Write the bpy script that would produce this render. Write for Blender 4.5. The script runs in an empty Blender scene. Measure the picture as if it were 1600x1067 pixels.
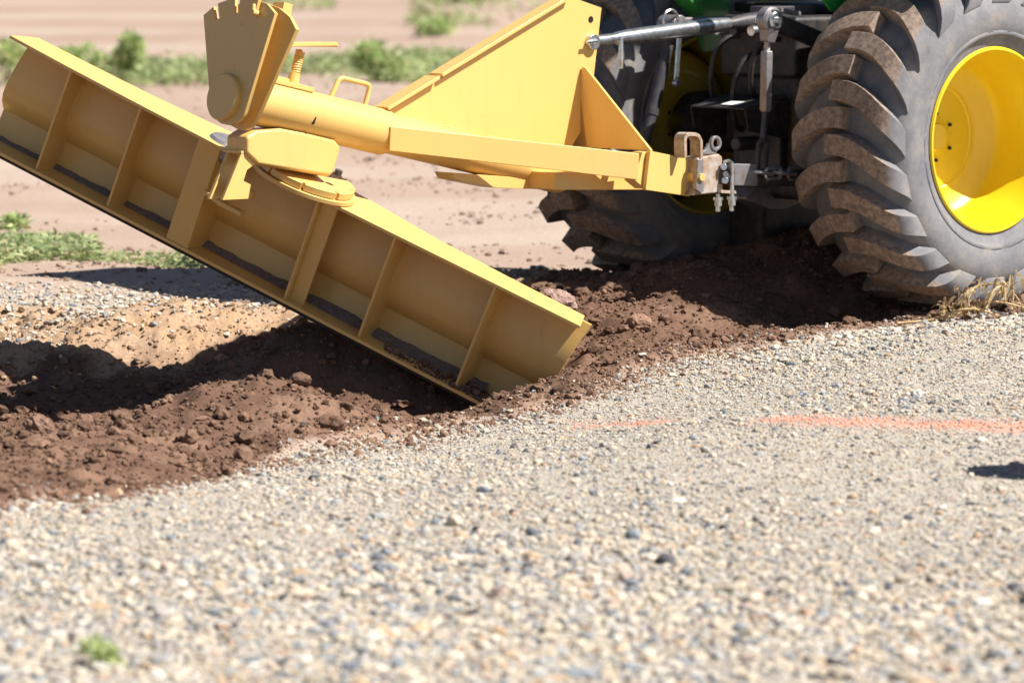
import bpy, bmesh, math, random
import numpy as np
from mathutils import Vector as V, Matrix

random.seed(7)
RNG = np.random.default_rng(11)
S = bpy.context.scene
COL = S.collection

# ------------------------------------------------------------------ camera, sky, sun, exposure
FPX, CX, CY, CAMH = 6336.0, 800.0, 533.5, 1.57
PITCH = math.atan(680.5 / FPX)
cam = bpy.data.cameras.new('camera')
cam.sensor_width = 36.0
cam.lens = FPX / 1600 * 36.0
cam.clip_start, cam.clip_end = 0.5, 3000
cam.dof.use_dof = True
cam.dof.focus_distance = 14.25
cam.dof.aperture_fstop = 3.7
camo = bpy.data.objects.new('camera', cam)
COL.objects.link(camo)
camo.location = (0, 0, CAMH)
camo.rotation_euler = (math.pi / 2 - PITCH, 0, 0)
S.camera = camo

SUN_EL = math.radians(50.5)
SUN_AZ = V((0.95, -0.27, 0)).normalized()
SUN_DIR = V((SUN_AZ.x * math.cos(SUN_EL), SUN_AZ.y * math.cos(SUN_EL), math.sin(SUN_EL)))
world = bpy.data.worlds.new('World')
S.world = world
world.use_nodes = True
wn = world.node_tree
sky = wn.nodes.new('ShaderNodeTexSky')
sky.sky_type = 'NISHITA'
sky.sun_disc = False
sky.sun_elevation = SUN_EL
sky.sun_rotation = math.atan2(SUN_AZ.x, SUN_AZ.y)
sky.dust_density = 0.4
sky.air_density = 0.7
bg = wn.nodes['Background']
bg.inputs['Strength'].default_value = 0.05
wn.links.new(sky.outputs[0], bg.inputs[0])
sun = bpy.data.lights.new('sun', 'SUN')
sun.energy = 5.0
sun.angle = math.radians(0.5)
sun.color = (1.0, 0.95, 0.88)
suno = bpy.data.objects.new('sun', sun)
COL.objects.link(suno)
suno.rotation_euler = (-SUN_DIR).to_track_quat('-Z', 'Y').to_euler()
S.view_settings.view_transform = 'Standard'
S.view_settings.look = 'None'
S.view_settings.gamma = 1.0
S.view_settings.exposure = 0.95

# ------------------------------------------------------------------ measuring: rays through the photo
CAMP = V((0, 0, CAMH))
FWD = V((0, math.cos(PITCH), -math.sin(PITCH)))
UP = V((0, math.sin(PITCH), math.cos(PITCH)))
def ray(px, py):
    return FWD + V((1, 0, 0)) * ((px - CX) / FPX) + UP * ((CY - py) / FPX)
def at(px, py, y):
    d = ray(px, py)
    return CAMP + d * (y / d.y)
def on(px, py, p0, n):
    d = ray(px, py)
    return CAMP + d * ((p0 - CAMP).dot(n) / d.dot(n))
def proj(p):
    q = p - CAMP
    z = q.dot(FWD)
    return (CX + q.x / z * FPX, CY - q.dot(UP) / z * FPX)

# ------------------------------------------------------------------ mesh helper
class MB:
    def __init__(s):
        s.v, s.f, s.m = [], [], []
    def add(s, verts, faces, mi=0):
        b = len(s.v)
        s.v += [V(p) for p in verts]
        s.f += [tuple(b + i for i in f) for f in faces]
        s.m += [mi] * len(faces)
        return s
    def prism(s, poly, ext, mi=0):
        n = len(poly)
        ext = V(ext)
        a = [V(p) for p in poly]
        nrm = V((0, 0, 0))
        for i in range(n):
            nrm += a[i].cross(a[(i + 1) % n])
        if nrm.dot(ext) > 0:
            a = a[::-1]
        vs = a + [p + ext for p in a]
        fs = [tuple(range(n)), tuple(range(2 * n - 1, n - 1, -1))]
        fs += [(i, i + n, (i + 1) % n + n, (i + 1) % n) for i in range(n)]
        fs = [f[::-1] if k > 1 else f for k, f in enumerate(fs)]
        return s.add(vs, [f for f in fs], mi)
    def box(s, c, ax, ay, az, mi=0):      # centre and three half-axis vectors
        c = V(c); ax = V(ax); ay = V(ay); az = V(az)
        p = [c - ax - ay - az, c + ax - ay - az, c + ax + ay - az, c - ax + ay - az]
        return s.prism(p, az * 2, mi)
    def tube(s, pts, r, n=16, caps=True, mi=0):
        pts = [V(p) for p in pts]
        rs = r if isinstance(r, (list, tuple)) else [r] * len(pts)
        t0 = (pts[1] - pts[0]).normalized()
        ref = V((0, 0, 1)) if abs(t0.z) < 0.9 else V((1, 0, 0))
        x = t0.cross(ref).normalized()
        vs, fs = [], []
        for i, p in enumerate(pts):
            if i == 0: t = pts[1] - p
            elif i == len(pts) - 1: t = p - pts[i - 1]
            else: t = (pts[i + 1] - p).normalized() + (p - pts[i - 1]).normalized()
            t.normalize()
            x = (x - t * x.dot(t)).normalized()
            y = t.cross(x)
            for k in range(n):
                a = 2 * math.pi * k / n
                vs.append(p + (x * math.cos(a) + y * math.sin(a)) * rs[i])
        for i in range(len(pts) - 1):
            for k in range(n):
                k2 = (k + 1) % n
                fs.append((i * n + k, i * n + k2, (i + 1) * n + k2, (i + 1) * n + k))
        if caps:
            fs.append(tuple(range(n - 1, -1, -1)))
            fs.append(tuple((len(pts) - 1) * n + k for k in range(n)))
        return s.add(vs, fs, mi)
    def lathe(s, prof, c, axis, n=48, mi=0, closed=False):   # prof: list of (along axis, radius)
        c = V(c); t = V(axis).normalized()
        ref = V((0, 0, 1)) if abs(t.z) < 0.9 else V((1, 0, 0))
        x = t.cross(ref).normalized(); y = t.cross(x)
        vs, fs = [], []
        for (a, r) in prof:
            for k in range(n):
                th = 2 * math.pi * k / n
                vs.append(c + t * a + (x * math.cos(th) + y * math.sin(th)) * r)
        m = len(prof)
        for i in range(m if closed else m - 1):
            j = (i + 1) % m
            for k in range(n):
                k2 = (k + 1) % n
                fs.append((i * n + k, j * n + k, j * n + k2, i * n + k2))
        return s.add(vs, fs, mi)
    def hexbolt(s, p, axis, r, h, mi=0):
        t = V(axis).normalized()
        return s.tube([V(p), V(p) + t * h], r, 6, True, mi)
    def build(s, name, mats, parent=None, bevel=0.0, smooth=35, seg=2, wn=True):
        me = bpy.data.meshes.new(name)
        org = V((0, 0, 0))
        q = parent
        while q is not None:
            org += q.location
            q = q.parent
        me.from_pydata([tuple(p - org) for p in s.v], [], s.f)
        for m in (mats if isinstance(mats, (list, tuple)) else [mats]):
            me.materials.append(m)
        me.polygons.foreach_set('material_index', s.m)
        bm = bmesh.new(); bm.from_mesh(me)
        bmesh.ops.recalc_face_normals(bm, faces=bm.faces)
        bm.to_mesh(me); bm.free()
        if smooth:
            me.shade_smooth()
            me.set_sharp_from_angle(angle=math.radians(smooth))
        o = bpy.data.objects.new(name, me)
        COL.objects.link(o)
        if parent is not None:
            o.parent = parent
        if bevel:
            b = o.modifiers.new('bevel', 'BEVEL')
            b.width = bevel; b.segments = seg
            b.limit_method = 'ANGLE'; b.angle_limit = math.radians(40)
            b.harden_normals = True
        return o

def tag(o, label=None, cat=None, group=None, kind=None):
    if label: o['label'] = label
    if cat: o['category'] = cat
    if group: o['group'] = group
    if kind: o['kind'] = kind
    return o
def empty(name, loc, parent=None):
    o = bpy.data.objects.new(name, None)
    o.empty_display_size = 0.1
    COL.objects.link(o)
    o.parent = parent
    o.location = loc
    return o

# ------------------------------------------------------------------ materials
def mat(name, base, rough=0.5, metal=0.0, coat=0.0, spec=0.5):
    m = bpy.data.materials.new(name)
    m.use_nodes = True
    b = m.node_tree.nodes['Principled BSDF']
    b.inputs['Base Color'].default_value = (*base, 1)
    b.inputs['Roughness'].default_value = rough
    b.inputs['Metallic'].default_value = metal
    b.inputs['Coat Weight'].default_value = coat
    b.inputs['Coat Roughness'].default_value = 0.15
    b.inputs['Specular IOR Level'].default_value = spec
    return m
def N(m, t, **kw):
    n = m.node_tree.nodes.new(t)
    for k, v in kw.items():
        if k in n.inputs: n.inputs[k].default_value = v
        else: setattr(n, k, v)
    return n
def L(m, a, b): m.node_tree.links.new(a, b)
def pb(m): return m.node_tree.nodes['Principled BSDF']
def ramp(m, src, stops):
    r = N(m, 'ShaderNodeValToRGB')
    e = r.color_ramp.elements
    while len(e) < len(stops): e.new(0.5)
    for k, (p, c) in enumerate(stops):
        e[k].position = p
        e[k].color = (*c, 1) if len(c) == 3 else c
    L(m, src, r.inputs[0])
    return r
def noise(m, scale, detail=6, rough=0.6, coord='Object', dist=0.0):
    tc = N(m, 'ShaderNodeTexCoord')
    n = N(m, 'ShaderNodeTexNoise')
    n.inputs['Scale'].default_value = scale
    n.inputs['Detail'].default_value = detail
    n.inputs['Roughness'].default_value = rough
    n.inputs['Distortion'].default_value = dist
    L(m, tc.outputs[coord], n.inputs['Vector'])
    return n
def mix(m, fac, a, b):
    x = N(m, 'ShaderNodeMix', data_type='RGBA')
    if hasattr(fac, 'default_value'): L(m, fac, x.inputs[0])
    else: x.inputs[0].default_value = fac
    for i, c in ((6, a), (7, b)):
        if isinstance(c, tuple): x.inputs[i].default_value = (*c, 1)
        else: L(m, c, x.inputs[i])
    return x.outputs[2]
def bump(m, h, dist, strength=1.0):
    b = N(m, 'ShaderNodeBump')
    b.inputs['Distance'].default_value = dist
    b.inputs['Strength'].default_value = strength
    L(m, h, b.inputs['Height'])
    L(m, b.outputs[0], pb(m).inputs['Normal'])

def paint_mat(name, base, dust=(0.42, 0.30, 0.20), amount=0.35, rough=0.34):
    """sprayed steel paint with a little dust, runs and small chips"""
    m = mat(name, base, rough, 0.0, 0.25, 0.5)
    pb(m).inputs['Coat Roughness'].default_value = 0.12
    n1 = noise(m, 3.0, 8, 0.62)
    r1 = ramp(m, n1.outputs[0], [(0.45, (0, 0, 0)), (0.78, (1, 1, 1))])
    sc = N(m, 'ShaderNodeMath', operation='MULTIPLY'); sc.inputs[1].default_value = amount
    L(m, r1.outputs[0], sc.inputs[0])
    c1 = mix(m, sc.outputs[0], base, dust)
    tcs = N(m, 'ShaderNodeTexCoord'); mp_ = N(m, 'ShaderNodeMapping'); mp_.inputs['Scale'].default_value = (26, 26, 2.2)
    L(m, tcs.outputs['Object'], mp_.inputs[0])
    ns = N(m, 'ShaderNodeTexNoise'); ns.inputs['Detail'].default_value = 5; ns.inputs['Scale'].default_value = 1.0; L(m, mp_.outputs[0], ns.inputs['Vector'])
    rs = ramp(m, ns.outputs[0], [(0.52, (0, 0, 0)), (0.78, (0.13, 0.13, 0.13))])
    c1 = mix(m, rs.outputs[0], c1, (0.36, 0.24, 0.10))
    mp2 = N(m, 'ShaderNodeMapping'); mp2.inputs['Scale'].default_value = (9, 160, 160); mp2.inputs['Rotation'].default_value = (0, 0.5, 0.5)
    L(m, tcs.outputs['Object'], mp2.inputs[0])
    nx_ = N(m, 'ShaderNodeTexNoise'); nx_.inputs['Detail'].default_value = 2; nx_.inputs['Scale'].default_value = 1.0; L(m, mp2.outputs[0], nx_.inputs['Vector'])
    rx = ramp(m, nx_.outputs[0], [(0.72, (0, 0, 0)), (0.76, (0.5, 0.5, 0.5))])
    c1 = mix(m, rx.outputs[0], c1, (0.30, 0.19, 0.06))
    n2 = noise(m, 55.0, 3, 0.7)
    r2 = ramp(m, n2.outputs[0], [(0.735, (0, 0, 0)), (0.75, (1, 1, 1))])
    c2 = mix(m, r2.outputs[0], c1, (0.16, 0.09, 0.03))
    L(m, c2, pb(m).inputs['Base Color'])
    rr = N(m, 'ShaderNodeMapRange'); rr.inputs[3].default_value = rough - 0.06; rr.inputs[4].default_value = rough + 0.22
    L(m, n1.outputs[0], rr.inputs[0]); L(m, rr.outputs[0], pb(m).inputs['Roughness'])
    nb = noise(m, 260.0, 2, 0.5)
    bump(m, nb.outputs[0], 0.0006, 0.35)
    return m
YEL = paint_mat('equipment_yellow_paint', (0.69, 0.445, 0.135), rough=0.36, amount=0.10)
EDGE = mat('worn_cutting_steel', (0.03, 0.028, 0.026), 0.55, 0.6)
GREEN = paint_mat('tractor_green_paint', (0.015, 0.22, 0.03), amount=0.12, rough=0.3)
RIMY = paint_mat('wheel_yellow_paint', (0.74, 0.53, 0.012), amount=0.05, rough=0.3)
RIMD = paint_mat('muddy_wheel_yellow', (0.50, 0.36, 0.02), amount=0.7, rough=0.6)
BLACK = mat('black_running_gear', (0.018, 0.018, 0.02), 0.55)
DARK = mat('dark_painted_steel', (0.035, 0.036, 0.045), 0.5)
ZINC = mat('zinc_plated_steel', (0.62, 0.64, 0.66), 0.28, 0.9)
GREY = mat('scuffed_grey_steel', (0.30, 0.29, 0.30), 0.45, 0.55)
LABEL = mat('pale_label', (0.7, 0.68, 0.66), 0.6)
WOOD = mat('orange_plastic', (0.75, 0.16, 0.03), 0.5)
for m_, a_ in ((ZINC, (0.25, 0.24, 0.22)), (GREY, (0.22, 0.16, 0.12)), (BLACK, (0.07, 0.05, 0.04)), (DARK, (0.10, 0.07, 0.055))):
    n_ = noise(m_, 30.0, 6, 0.65)
    r_ = ramp(m_, n_.outputs[0], [(0.45, tuple(pb(m_).inputs['Base Color'].default_value)[:3]), (0.75, a_)])
    L(m_, r_.outputs[0], pb(m_).inputs['Base Color'])
RUST = mat('rusty_worn_steel', (0.35, 0.22, 0.14), 0.6, 0.25)
n_ = noise(RUST, 24.0, 8, 0.7)
r_ = ramp(RUST, n_.outputs[0], [(0.38, (0.46, 0.43, 0.40)), (0.54, (0.38, 0.27, 0.19)), (0.72, (0.22, 0.11, 0.06))])
L(RUST, r_.outputs[0], pb(RUST).inputs['Base Color'])
bump(RUST, n_.outputs[0], 0.002, 0.5)

def attr_mat(name, attr='Col', rough=0.85, noise_scale=60.0, lo=0.7, hi=1.25, bumpd=0.0):
    m = mat(name, (0.5, 0.5, 0.5), rough, spec=0.3)
    a = N(m, 'ShaderNodeAttribute', attribute_name=attr)
    n = noise(m, noise_scale, 6, 0.65)
    mr = N(m, 'ShaderNodeMapRange'); mr.inputs[1].default_value = 0.3; mr.inputs[2].default_value = 0.7
    mr.inputs[3].default_value = lo; mr.inputs[4].default_value = hi
    L(m, n.outputs[0], mr.inputs[0])
    x = N(m, 'ShaderNodeVectorMath', operation='SCALE')
    L(m, a.outputs['Color'], x.inputs[0]); L(m, mr.outputs[0], x.inputs['Scale'])
    L(m, x.outputs[0], pb(m).inputs['Base Color'])
    if bumpd: bump(m, n.outputs[0], bumpd, 0.8)
    return m

# tyre rubber: grey-black dusty sidewall, dried brown mud on the outer faces of the lugs (by distance from the axle)
TYRE = mat('dusty_tyre_rubber', (0.05, 0.05, 0.055), 0.75, spec=0.35)
tc_ = N(TYRE, 'ShaderNodeTexCoord')
sx_ = N(TYRE, 'ShaderNodeSeparateXYZ'); L(TYRE, tc_.outputs['Object'], sx_.inputs[0])
cx_ = N(TYRE, 'ShaderNodeCombineXYZ'); L(TYRE, sx_.outputs[0], cx_.inputs[0]); L(TYRE, sx_.outputs[2], cx_.inputs[2])
ln_ = N(TYRE, 'ShaderNodeVectorMath', operation='LENGTH'); L(TYRE, cx_.outputs[0], ln_.inputs[0])
mr_ = N(TYRE, 'ShaderNodeMapRange'); mr_.inputs[1].default_value = 0.604; mr_.inputs[2].default_value = 0.624
L(TYRE, ln_.outputs['Value'], mr_.inputs[0])
nm_ = noise(TYRE, 9.0, 8, 0.7); nf_ = noise(TYRE, 45.0, 6, 0.7)
dust_ = ramp(TYRE, nm_.outputs[0], [(0.35, (0.13, 0.13, 0.145)), (0.55, (0.19, 0.185, 0.19)), (0.75, (0.28, 0.24, 0.20))])
mud_ = ramp(TYRE, nf_.outputs[0], [(0.30, (0.07, 0.055, 0.05)), (0.46, (0.22, 0.16, 0.12)), (0.7, (0.38, 0.30, 0.235))])
mm_ = N(TYRE, 'ShaderNodeMath', operation='MULTIPLY')
gate_ = ramp(TYRE, nf_.outputs[0], [(0.30, (0.3, 0.3, 0.3)), (0.42, (1, 1, 1))])
L(TYRE, mr_.outputs[0], mm_.inputs[0]); L(TYRE, gate_.outputs[0], mm_.inputs[1])
L(TYRE, mix(TYRE, mm_.outputs[0], dust_.outputs[0], mud_.outputs[0]), pb(TYRE).inputs['Base Color'])
bump(TYRE, nf_.outputs[0], 0.004, 0.5)

# ------------------------------------------------------------------ GROUND
def hash2(ix, iy, seed):
    h = (ix.astype(np.int64) * 374761393 + iy.astype(np.int64) * 668265263 + seed * 974634777) & 0x7fffffff
    h = ((h ^ (h >> 13)) * 1274126177) & 0x7fffffff
    h = (h ^ (h >> 16)) & 0xffff
    return h / 65535.0
def vnoise(x, y, seed=0):
    ix, iy = np.floor(x), np.floor(y)
    fx, fy = x - ix, y - iy
    fx = fx * fx * fx * (fx * (fx * 6 - 15) + 10); fy = fy * fy * fy * (fy * (fy * 6 - 15) + 10)
    a, b = hash2(ix, iy, seed), hash2(ix + 1, iy, seed)
    c, d = hash2(ix, iy + 1, seed), hash2(ix + 1, iy + 1, seed)
    return (a * (1 - fx) + b * fx) * (1 - fy) + (c * (1 - fx) + d * fx) * fy - 0.5
def fbm(x, y, f, octs, seed=0, gain=0.5, ridged=False):
    s, amp = 0.0, 1.0
    for o in range(octs):
        c, sn = math.cos(o * 1.3 + .4), math.sin(o * 1.3 + .4)
        n = vnoise((x * c - y * sn) * f, (x * sn + y * c) * f, seed + o * 17)
        s = s + amp * ((0.25 - np.abs(n)) * 2 if ridged else n * 2)
        amp *= gain; f *= 2.03
    return s
def smooth(a, b, x):
    t = np.clip((x - a) / (b - a), 0, 1)
    return t * t * (3 - 2 * t)

# where the blade stands: the soil is cut along its lower edge
Z3 = V((0, 0, 1))
HEAD = math.radians(42)
TF = V((math.cos(HEAD), math.sin(HEAD), 0))        # tractor forward
TN = V((math.sin(HEAD), -math.cos(HEAD), 0))       # tractor right-hand side, towards the gravel
PR = at(905, 514, 14.10)
PL = at(14, 60, 14.98)
U = (PR - PL).normalized()
BL = (PR - PL).length
NB = V((U.y, -U.x, 0)).normalized()
if NB.y > 0: NB = -NB                               # towards the camera
D = -NB
D = (D - U * D.dot(U)).normalized()
W = U.cross(D).normalized()                         # blade up
if W.z < 0: W = -W
BH = 0.400                                          # flange to flange
def B(u, d, v):                                     # u from the left top corner, d away from the front, v down from the top flange
    return PL + U * u + D * d - W * v

EDGE_PTS = [(0, 795, 10.5), (180, 780, 10.9), (300, 755, 11.6), (470, 715, 12.4), (620, 690, 13.0), (700, 668, 13.2), (850, 640, 13.6),
            (930, 610, 13.9), (1010, 580, 14.2), (1060, 560, 14.4), (1130, 545, 14.6), (1250, 525, 14.9), (1400, 510, 15.15), (1600, 492, 15.4)]
HEAP = [(24, 687, 12.2), (118, 671, 12.4), (212, 671, 12.6), (287, 626, 12.9), (335, 612, 13.0), (394, 601, 13.1), (430, 608, 13.15),
        (472, 628, 13.25), (530, 645, 13.3), (590, 660, 13.4)]
OTHER = [(0, 605, 14.65), (100, 608, 14.7), (250, 604, 14.75), (430, 552, 15.0), (20, 520, 15.3), (150, 515, 15.3), (350, 500, 15.5), (480, 505, 15.5),
         (20, 470, 15.8), (100, 468, 15.85), (350, 478, 15.9),
         (770, 622, 13.95), (860, 603, 14.0), (930, 545, 14.45), (1000, 500, 14.95), (1095, 535, 15.0), (1000, 545, 14.55), (1090, 470, 15.4), (1150, 440, 15.7),
         (1250, 503, 15.5), (1330, 500, 15.5), (1420, 492, 15.4)]
CP = [tuple(at(*p)) for p in EDGE_PTS + HEAP + OTHER]
CP += [(x, y, 0.0) for x in (-3, -1.5, 0, 1.5, 3.2) for y in (6, 7, 8, 9, 9.7)]
CP += [(0, 10.8, -0.02), (1, 11, 0), (2, 11, 0), (1, 12.3, 0), (2, 12.5, 0.0), (2.2, 14, 0.02), (1.0, 13.4, -0.015), (3.3, 12.5, 0), (3.3, 15, 0.02), (0.2, 12.3, -0.06), (-0.5, 11.3, -0.05)]
CP += [(-2.4, 13.3, -0.33), (-1.55, 13.6, -0.36), (-0.95, 13.95, -0.36), (-0.45, 14.0, -0.30), (-3.3, 12.6, -0.25), (-3.3, 10.6, 0), (-2.3, 11.6, 0.0), (-2.3, 9.9, 0.02)]
CP += [(-0.3, 15.4, 0.0), (0.2, 15.4, 0.04), (-3, 15.2, 0.02), (-3, 17.5, 0.02), (-1.5, 17, 0.02), (-1.5, 18.5, 0.02), (0, 16.6, 0.03), (0, 18.5, 0.02), (1.5, 18.5, 0.02), (3.3, 18.5, 0.02),
       (0.85, 16.15, 0.13), (1.32, 16.5, 0.25), (0.5, 15.95, 0.10), (0.95, 17.1, 0.0), (1.9, 15.8, -0.005), (2.6, 16.8, 0.0), (1.5, 17.4, 0.0)]
for u_, fl_z in ((1.35, -.10), (1.55, -.15), (1.8, -.15), (2.05, -.12), (2.25, -.08)):
    e_ = B(u_, .17, BH); g_ = B(u_, -.03, BH); h_ = B(u_, .55, BH)
    ez = min(e_.z - .005, .02)
    CP += [(e_.x, e_.y, ez), (g_.x, g_.y, ez + fl_z), (h_.x, h_.y, min(ez + .07, .05))]
CP = np.array(CP)
def tps(r2):
    return np.where(r2 > 1e-12, 0.5 * r2 * np.log(np.maximum(r2, 1e-12)), 0)
_n = len(CP)
_K = tps(((CP[:, None, :2] - CP[None, :, :2]) ** 2).sum(-1)) + np.eye(_n) * 0.0012
_P = np.c_[np.ones(_n), CP[:, :2]]
_A = np.block([[_K, _P], [_P.T, np.zeros((3, 3))]])
_W = np.linalg.solve(_A, np.r_[CP[:, 2], 0, 0, 0])
def base_height(x, y):
    x = np.asarray(x, float); y = np.asarray(y, float)
    sh = x.shape
    x = x.ravel(); y = y.ravel()
    w = smooth(-3.6, -2.9, x) * (1 - smooth(2.9, 3.6, x)) * smooth(6.2, 7.0, y) * (1 - smooth(17.6, 18.6, y))
    z = np.zeros_like(x)
    idx = np.nonzero(w > 0)[0]
    for k in range(0, len(idx), 20000):
        i = idx[k:k + 20000]
        r2 = (x[i, None] - CP[None, :, 0]) ** 2 + (y[i, None] - CP[None, :, 1]) ** 2
        z[i] = tps(r2) @ _W[:_n] + _W[_n] + _W[_n + 1] * x[i] + _W[_n + 2] * y[i]
    return (z * w).reshape(sh)
_ex = np.array([[-6, 7.5], [-3.2, 9.4]] + [list(at(*p))[:2] for p in EDGE_PTS] + [[3, 16.1], [6, 18.5]])
_fx = np.array([[-6, 14.0], [-2.4, 14.65], [-1.7, 14.75], [-1.2, 14.95], [-0.85, 15.3], [-0.5, 15.6], [0.1, 16.3], [0.8, 17.2], [2.0, 17.6], [6, 21]])
def masks(x, y):
    """brown cut soil, tan subsoil bank, gravel pad: 0..1 each"""
    j = fbm(x, y, 2.2, 4, 5) * 0.12
    ye = np.interp(x, _ex[:, 0], _ex[:, 1]); yf = np.interp(x, _fx[:, 0], _fx[:, 1])
    d1 = y - ye + j; d2 = yf - y + j * 2.2
    soil = smooth(-0.02, 0.14, d1) * smooth(-0.08, 0.14, d2)
    tan = smooth(0.25, -0.05, d2) * (1 - smooth(0.55, 0.9, -d2)) * smooth(0, 0.2, d1) * (1 - smooth(0.2, 0.9, x))
    pad = 1 - smooth(-0.10, 0.05, d1)
    return soil, tan, pad
def height(x, y):
    soil, tan, pad = masks(x, y)
    near = (1 - smooth(19, 24, y)) * (1 - smooth(3, 6, np.abs(x)))
    z = base_height(x, y)
    lump = fbm(x, y, 3.2, 4, 21, 0.55) * 0.022 + fbm(x, y, 9.0, 5, 31, 0.62, True) * 0.017 + np.maximum(fbm(x, y, 26, 3, 41, 0.6), 0) * 0.009
    z = z + (soil * 1.15 + tan * 1.5) * lump * near
    z = z + pad * (fbm(x, y, 1.1, 3, 51) * 0.006 + fbm(x, y, 14, 3, 55) * 0.003) * near
    far = (1 - soil) * (1 - pad)
    z = z + far * (fbm(x, y, 0.8, 4, 61) * 0.018 + fbm(x * 0.35, y, 4.0, 3, 66) * 0.008)
    z = z + smooth(24, 60, y) * fbm(x * 0.3, y, 0.12, 3, 71) * 0.10
    return z

def onground(px, py):
    z = 0.0
    for _ in range(8):
        p = on(px, py, V((0, 0, z)), V((0, 0, 1)))
        z = float(base_height(np.array([p.x]), np.array([p.y]))[0])
    return p
# spray-paint streaks on the gravel: (px,py) along each, with half width
def streak_mask(x, y):
    m = np.zeros_like(x)
    for pts, hw, s0 in (([(1150, 656), (1215, 657), (1300, 658), (1450, 662), (1600, 669), (1700, 674)], 0.15, 3), ([(868, 668), (930, 664), (1075, 656)], 0.12, 9)):
        P = [onground(a, b) for a, b in pts]
        xs = np.array([p.x for p in P]); ys = np.array([p.y for p in P])
        yc = np.interp(x, xs, ys) + fbm(x, y, 3, 2, s0) * 0.03
        e = smooth(xs[0], xs[0] + 0.12, x) * (1 - smooth(xs[-1] - 0.12, xs[-1], x))
        w = np.exp(-((y - yc) / hw) ** 2 * 1.2) * e
        m = np.maximum(m, w * (0.75 + 0.5 * fbm(x, y, 11, 3, s0 + 2)))
    return np.clip(m, 0, 1)

def axis_lines(lo, hi, step, far_lo, far_hi, g=1.22):
    a = list(np.arange(lo, hi + 1e-6, step))
    s = step; p = hi
    while p < far_hi:
        s *= g; p += s; a.append(p)
    s = step; p = lo; b = []
    while p > far_lo:
        s *= g; p -= s; b.append(p)
    return np.array(b[::-1] + a)
gx = axis_lines(-3.3, 3.3, 0.017, -900, 900)
gy = axis_lines(7.4, 17.6, 0.019, -60, 1800, 1.06)
GX, GY = np.meshgrid(gx, gy)
GZ = height(GX, GY)
soil, tan, pad = masks(GX, GY)
def lerp(a, b, t): return a * (1 - t[..., None]) + np.array(b) * t[..., None]
c = np.ones(GX.shape + (3,)) * np.array((0.345, 0.252, 0.195))
f1 = fbm(GX * 0.25, GY, 0.7, 5, 81)
c = lerp(c, (0.27, 0.175, 0.125), smooth(-0.1, 0.9, f1) * 0.6)
c = lerp(c, (0.42, 0.34, 0.275), smooth(0.1, 0.9, -f1) * 0.7)
gb = smooth(0.0, 0.25, GY - np.interp(GX, _fx[:, 0], _fx[:, 1]) - 0.35) * (1 - smooth(0.9, 1.7, GY - np.interp(GX, _fx[:, 0], _fx[:, 1]))) * (1 - smooth(-0.6, 0.2, GX))
c = lerp(c, (0.38, 0.34, 0.285), gb * (0.75 + 0.25 * np.clip(fbm(GX, GY, 9, 3, 91), -1, 1)))
c = lerp(c, (0.36, 0.235, 0.14), np.clip(tan * (0.85 + 0.3 * fbm(GX, GY, 6, 3, 95)), 0, 1))
sc_ = lerp(np.ones(GX.shape + (3,)) * np.array((0.126, 0.068, 0.043)), (0.19, 0.111, 0.073), smooth(-0.2, 0.8, fbm(GX, GY, 5, 4, 97)))
c = c * (1 - soil[..., None]) + sc_ * soil[..., None]
pc = lerp(np.ones(GX.shape + (3,)) * np.array((0.39, 0.35, 0.295)), (0.31, 0.275, 0.23), smooth(0.0, 0.8, fbm(GX, GY, 40, 3, 99)))
c = c * (1 - pad[..., None]) + pc * pad[..., None]
sm = streak_mask(GX, GY) * pad
c = lerp(c, (0.66, 0.27, 0.18), np.clip(sm * 0.75, 0, 1))

def np_mesh(name, verts, tris, cols, material, quads=False, smooth_=False):
    me = bpy.data.meshes.new(name)
    k = 4 if quads else 3
    nv, nf = len(verts), len(tris)
    me.vertices.add(nv); me.vertices.foreach_set('co', np.ascontiguousarray(verts, dtype=np.float32).ravel())
    me.loops.add(nf * k); me.loops.foreach_set('vertex_index', np.ascontiguousarray(tris, dtype=np.int32).ravel())
    me.polygons.add(nf)
    me.polygons.foreach_set('loop_start', np.arange(0, nf * k, k, dtype=np.int32))
    try: me.polygons.foreach_set('loop_total', np.full(nf, k, dtype=np.int32))
    except Exception: pass
    me.update(calc_edges=True)
    if cols is not None:
        a = me.color_attributes.new('Col', 'FLOAT_COLOR', 'POINT')
        a.data.foreach_set('color', np.c_[cols, np.ones(nv)].astype(np.float32).ravel())
    me.polygons.foreach_set('use_smooth', np.full(nf, smooth_))
    me.materials.append(material)
    o = bpy.data.objects.new(name, me)
    COL.objects.link(o)
    return o
ny, nx = GX.shape
ii = np.arange(ny * nx).reshape(ny, nx)
q = np.stack([ii[:-1, :-1], ii[:-1, 1:], ii[1:, 1:], ii[1:, :-1]], -1).reshape(-1, 4)
GROUND_M = attr_mat('soil_and_gravel', noise_scale=75.0, lo=0.72, hi=1.25, bumpd=0.006)
ground = np_mesh('ground', np.stack([GX, GY, GZ], -1).reshape(-1, 3), q, c.reshape(-1, 3), GROUND_M, quads=True, smooth_=True)
tag(ground, 'gravel pad, cut brown trench and bare beige field', None, None, 'structure')

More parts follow.
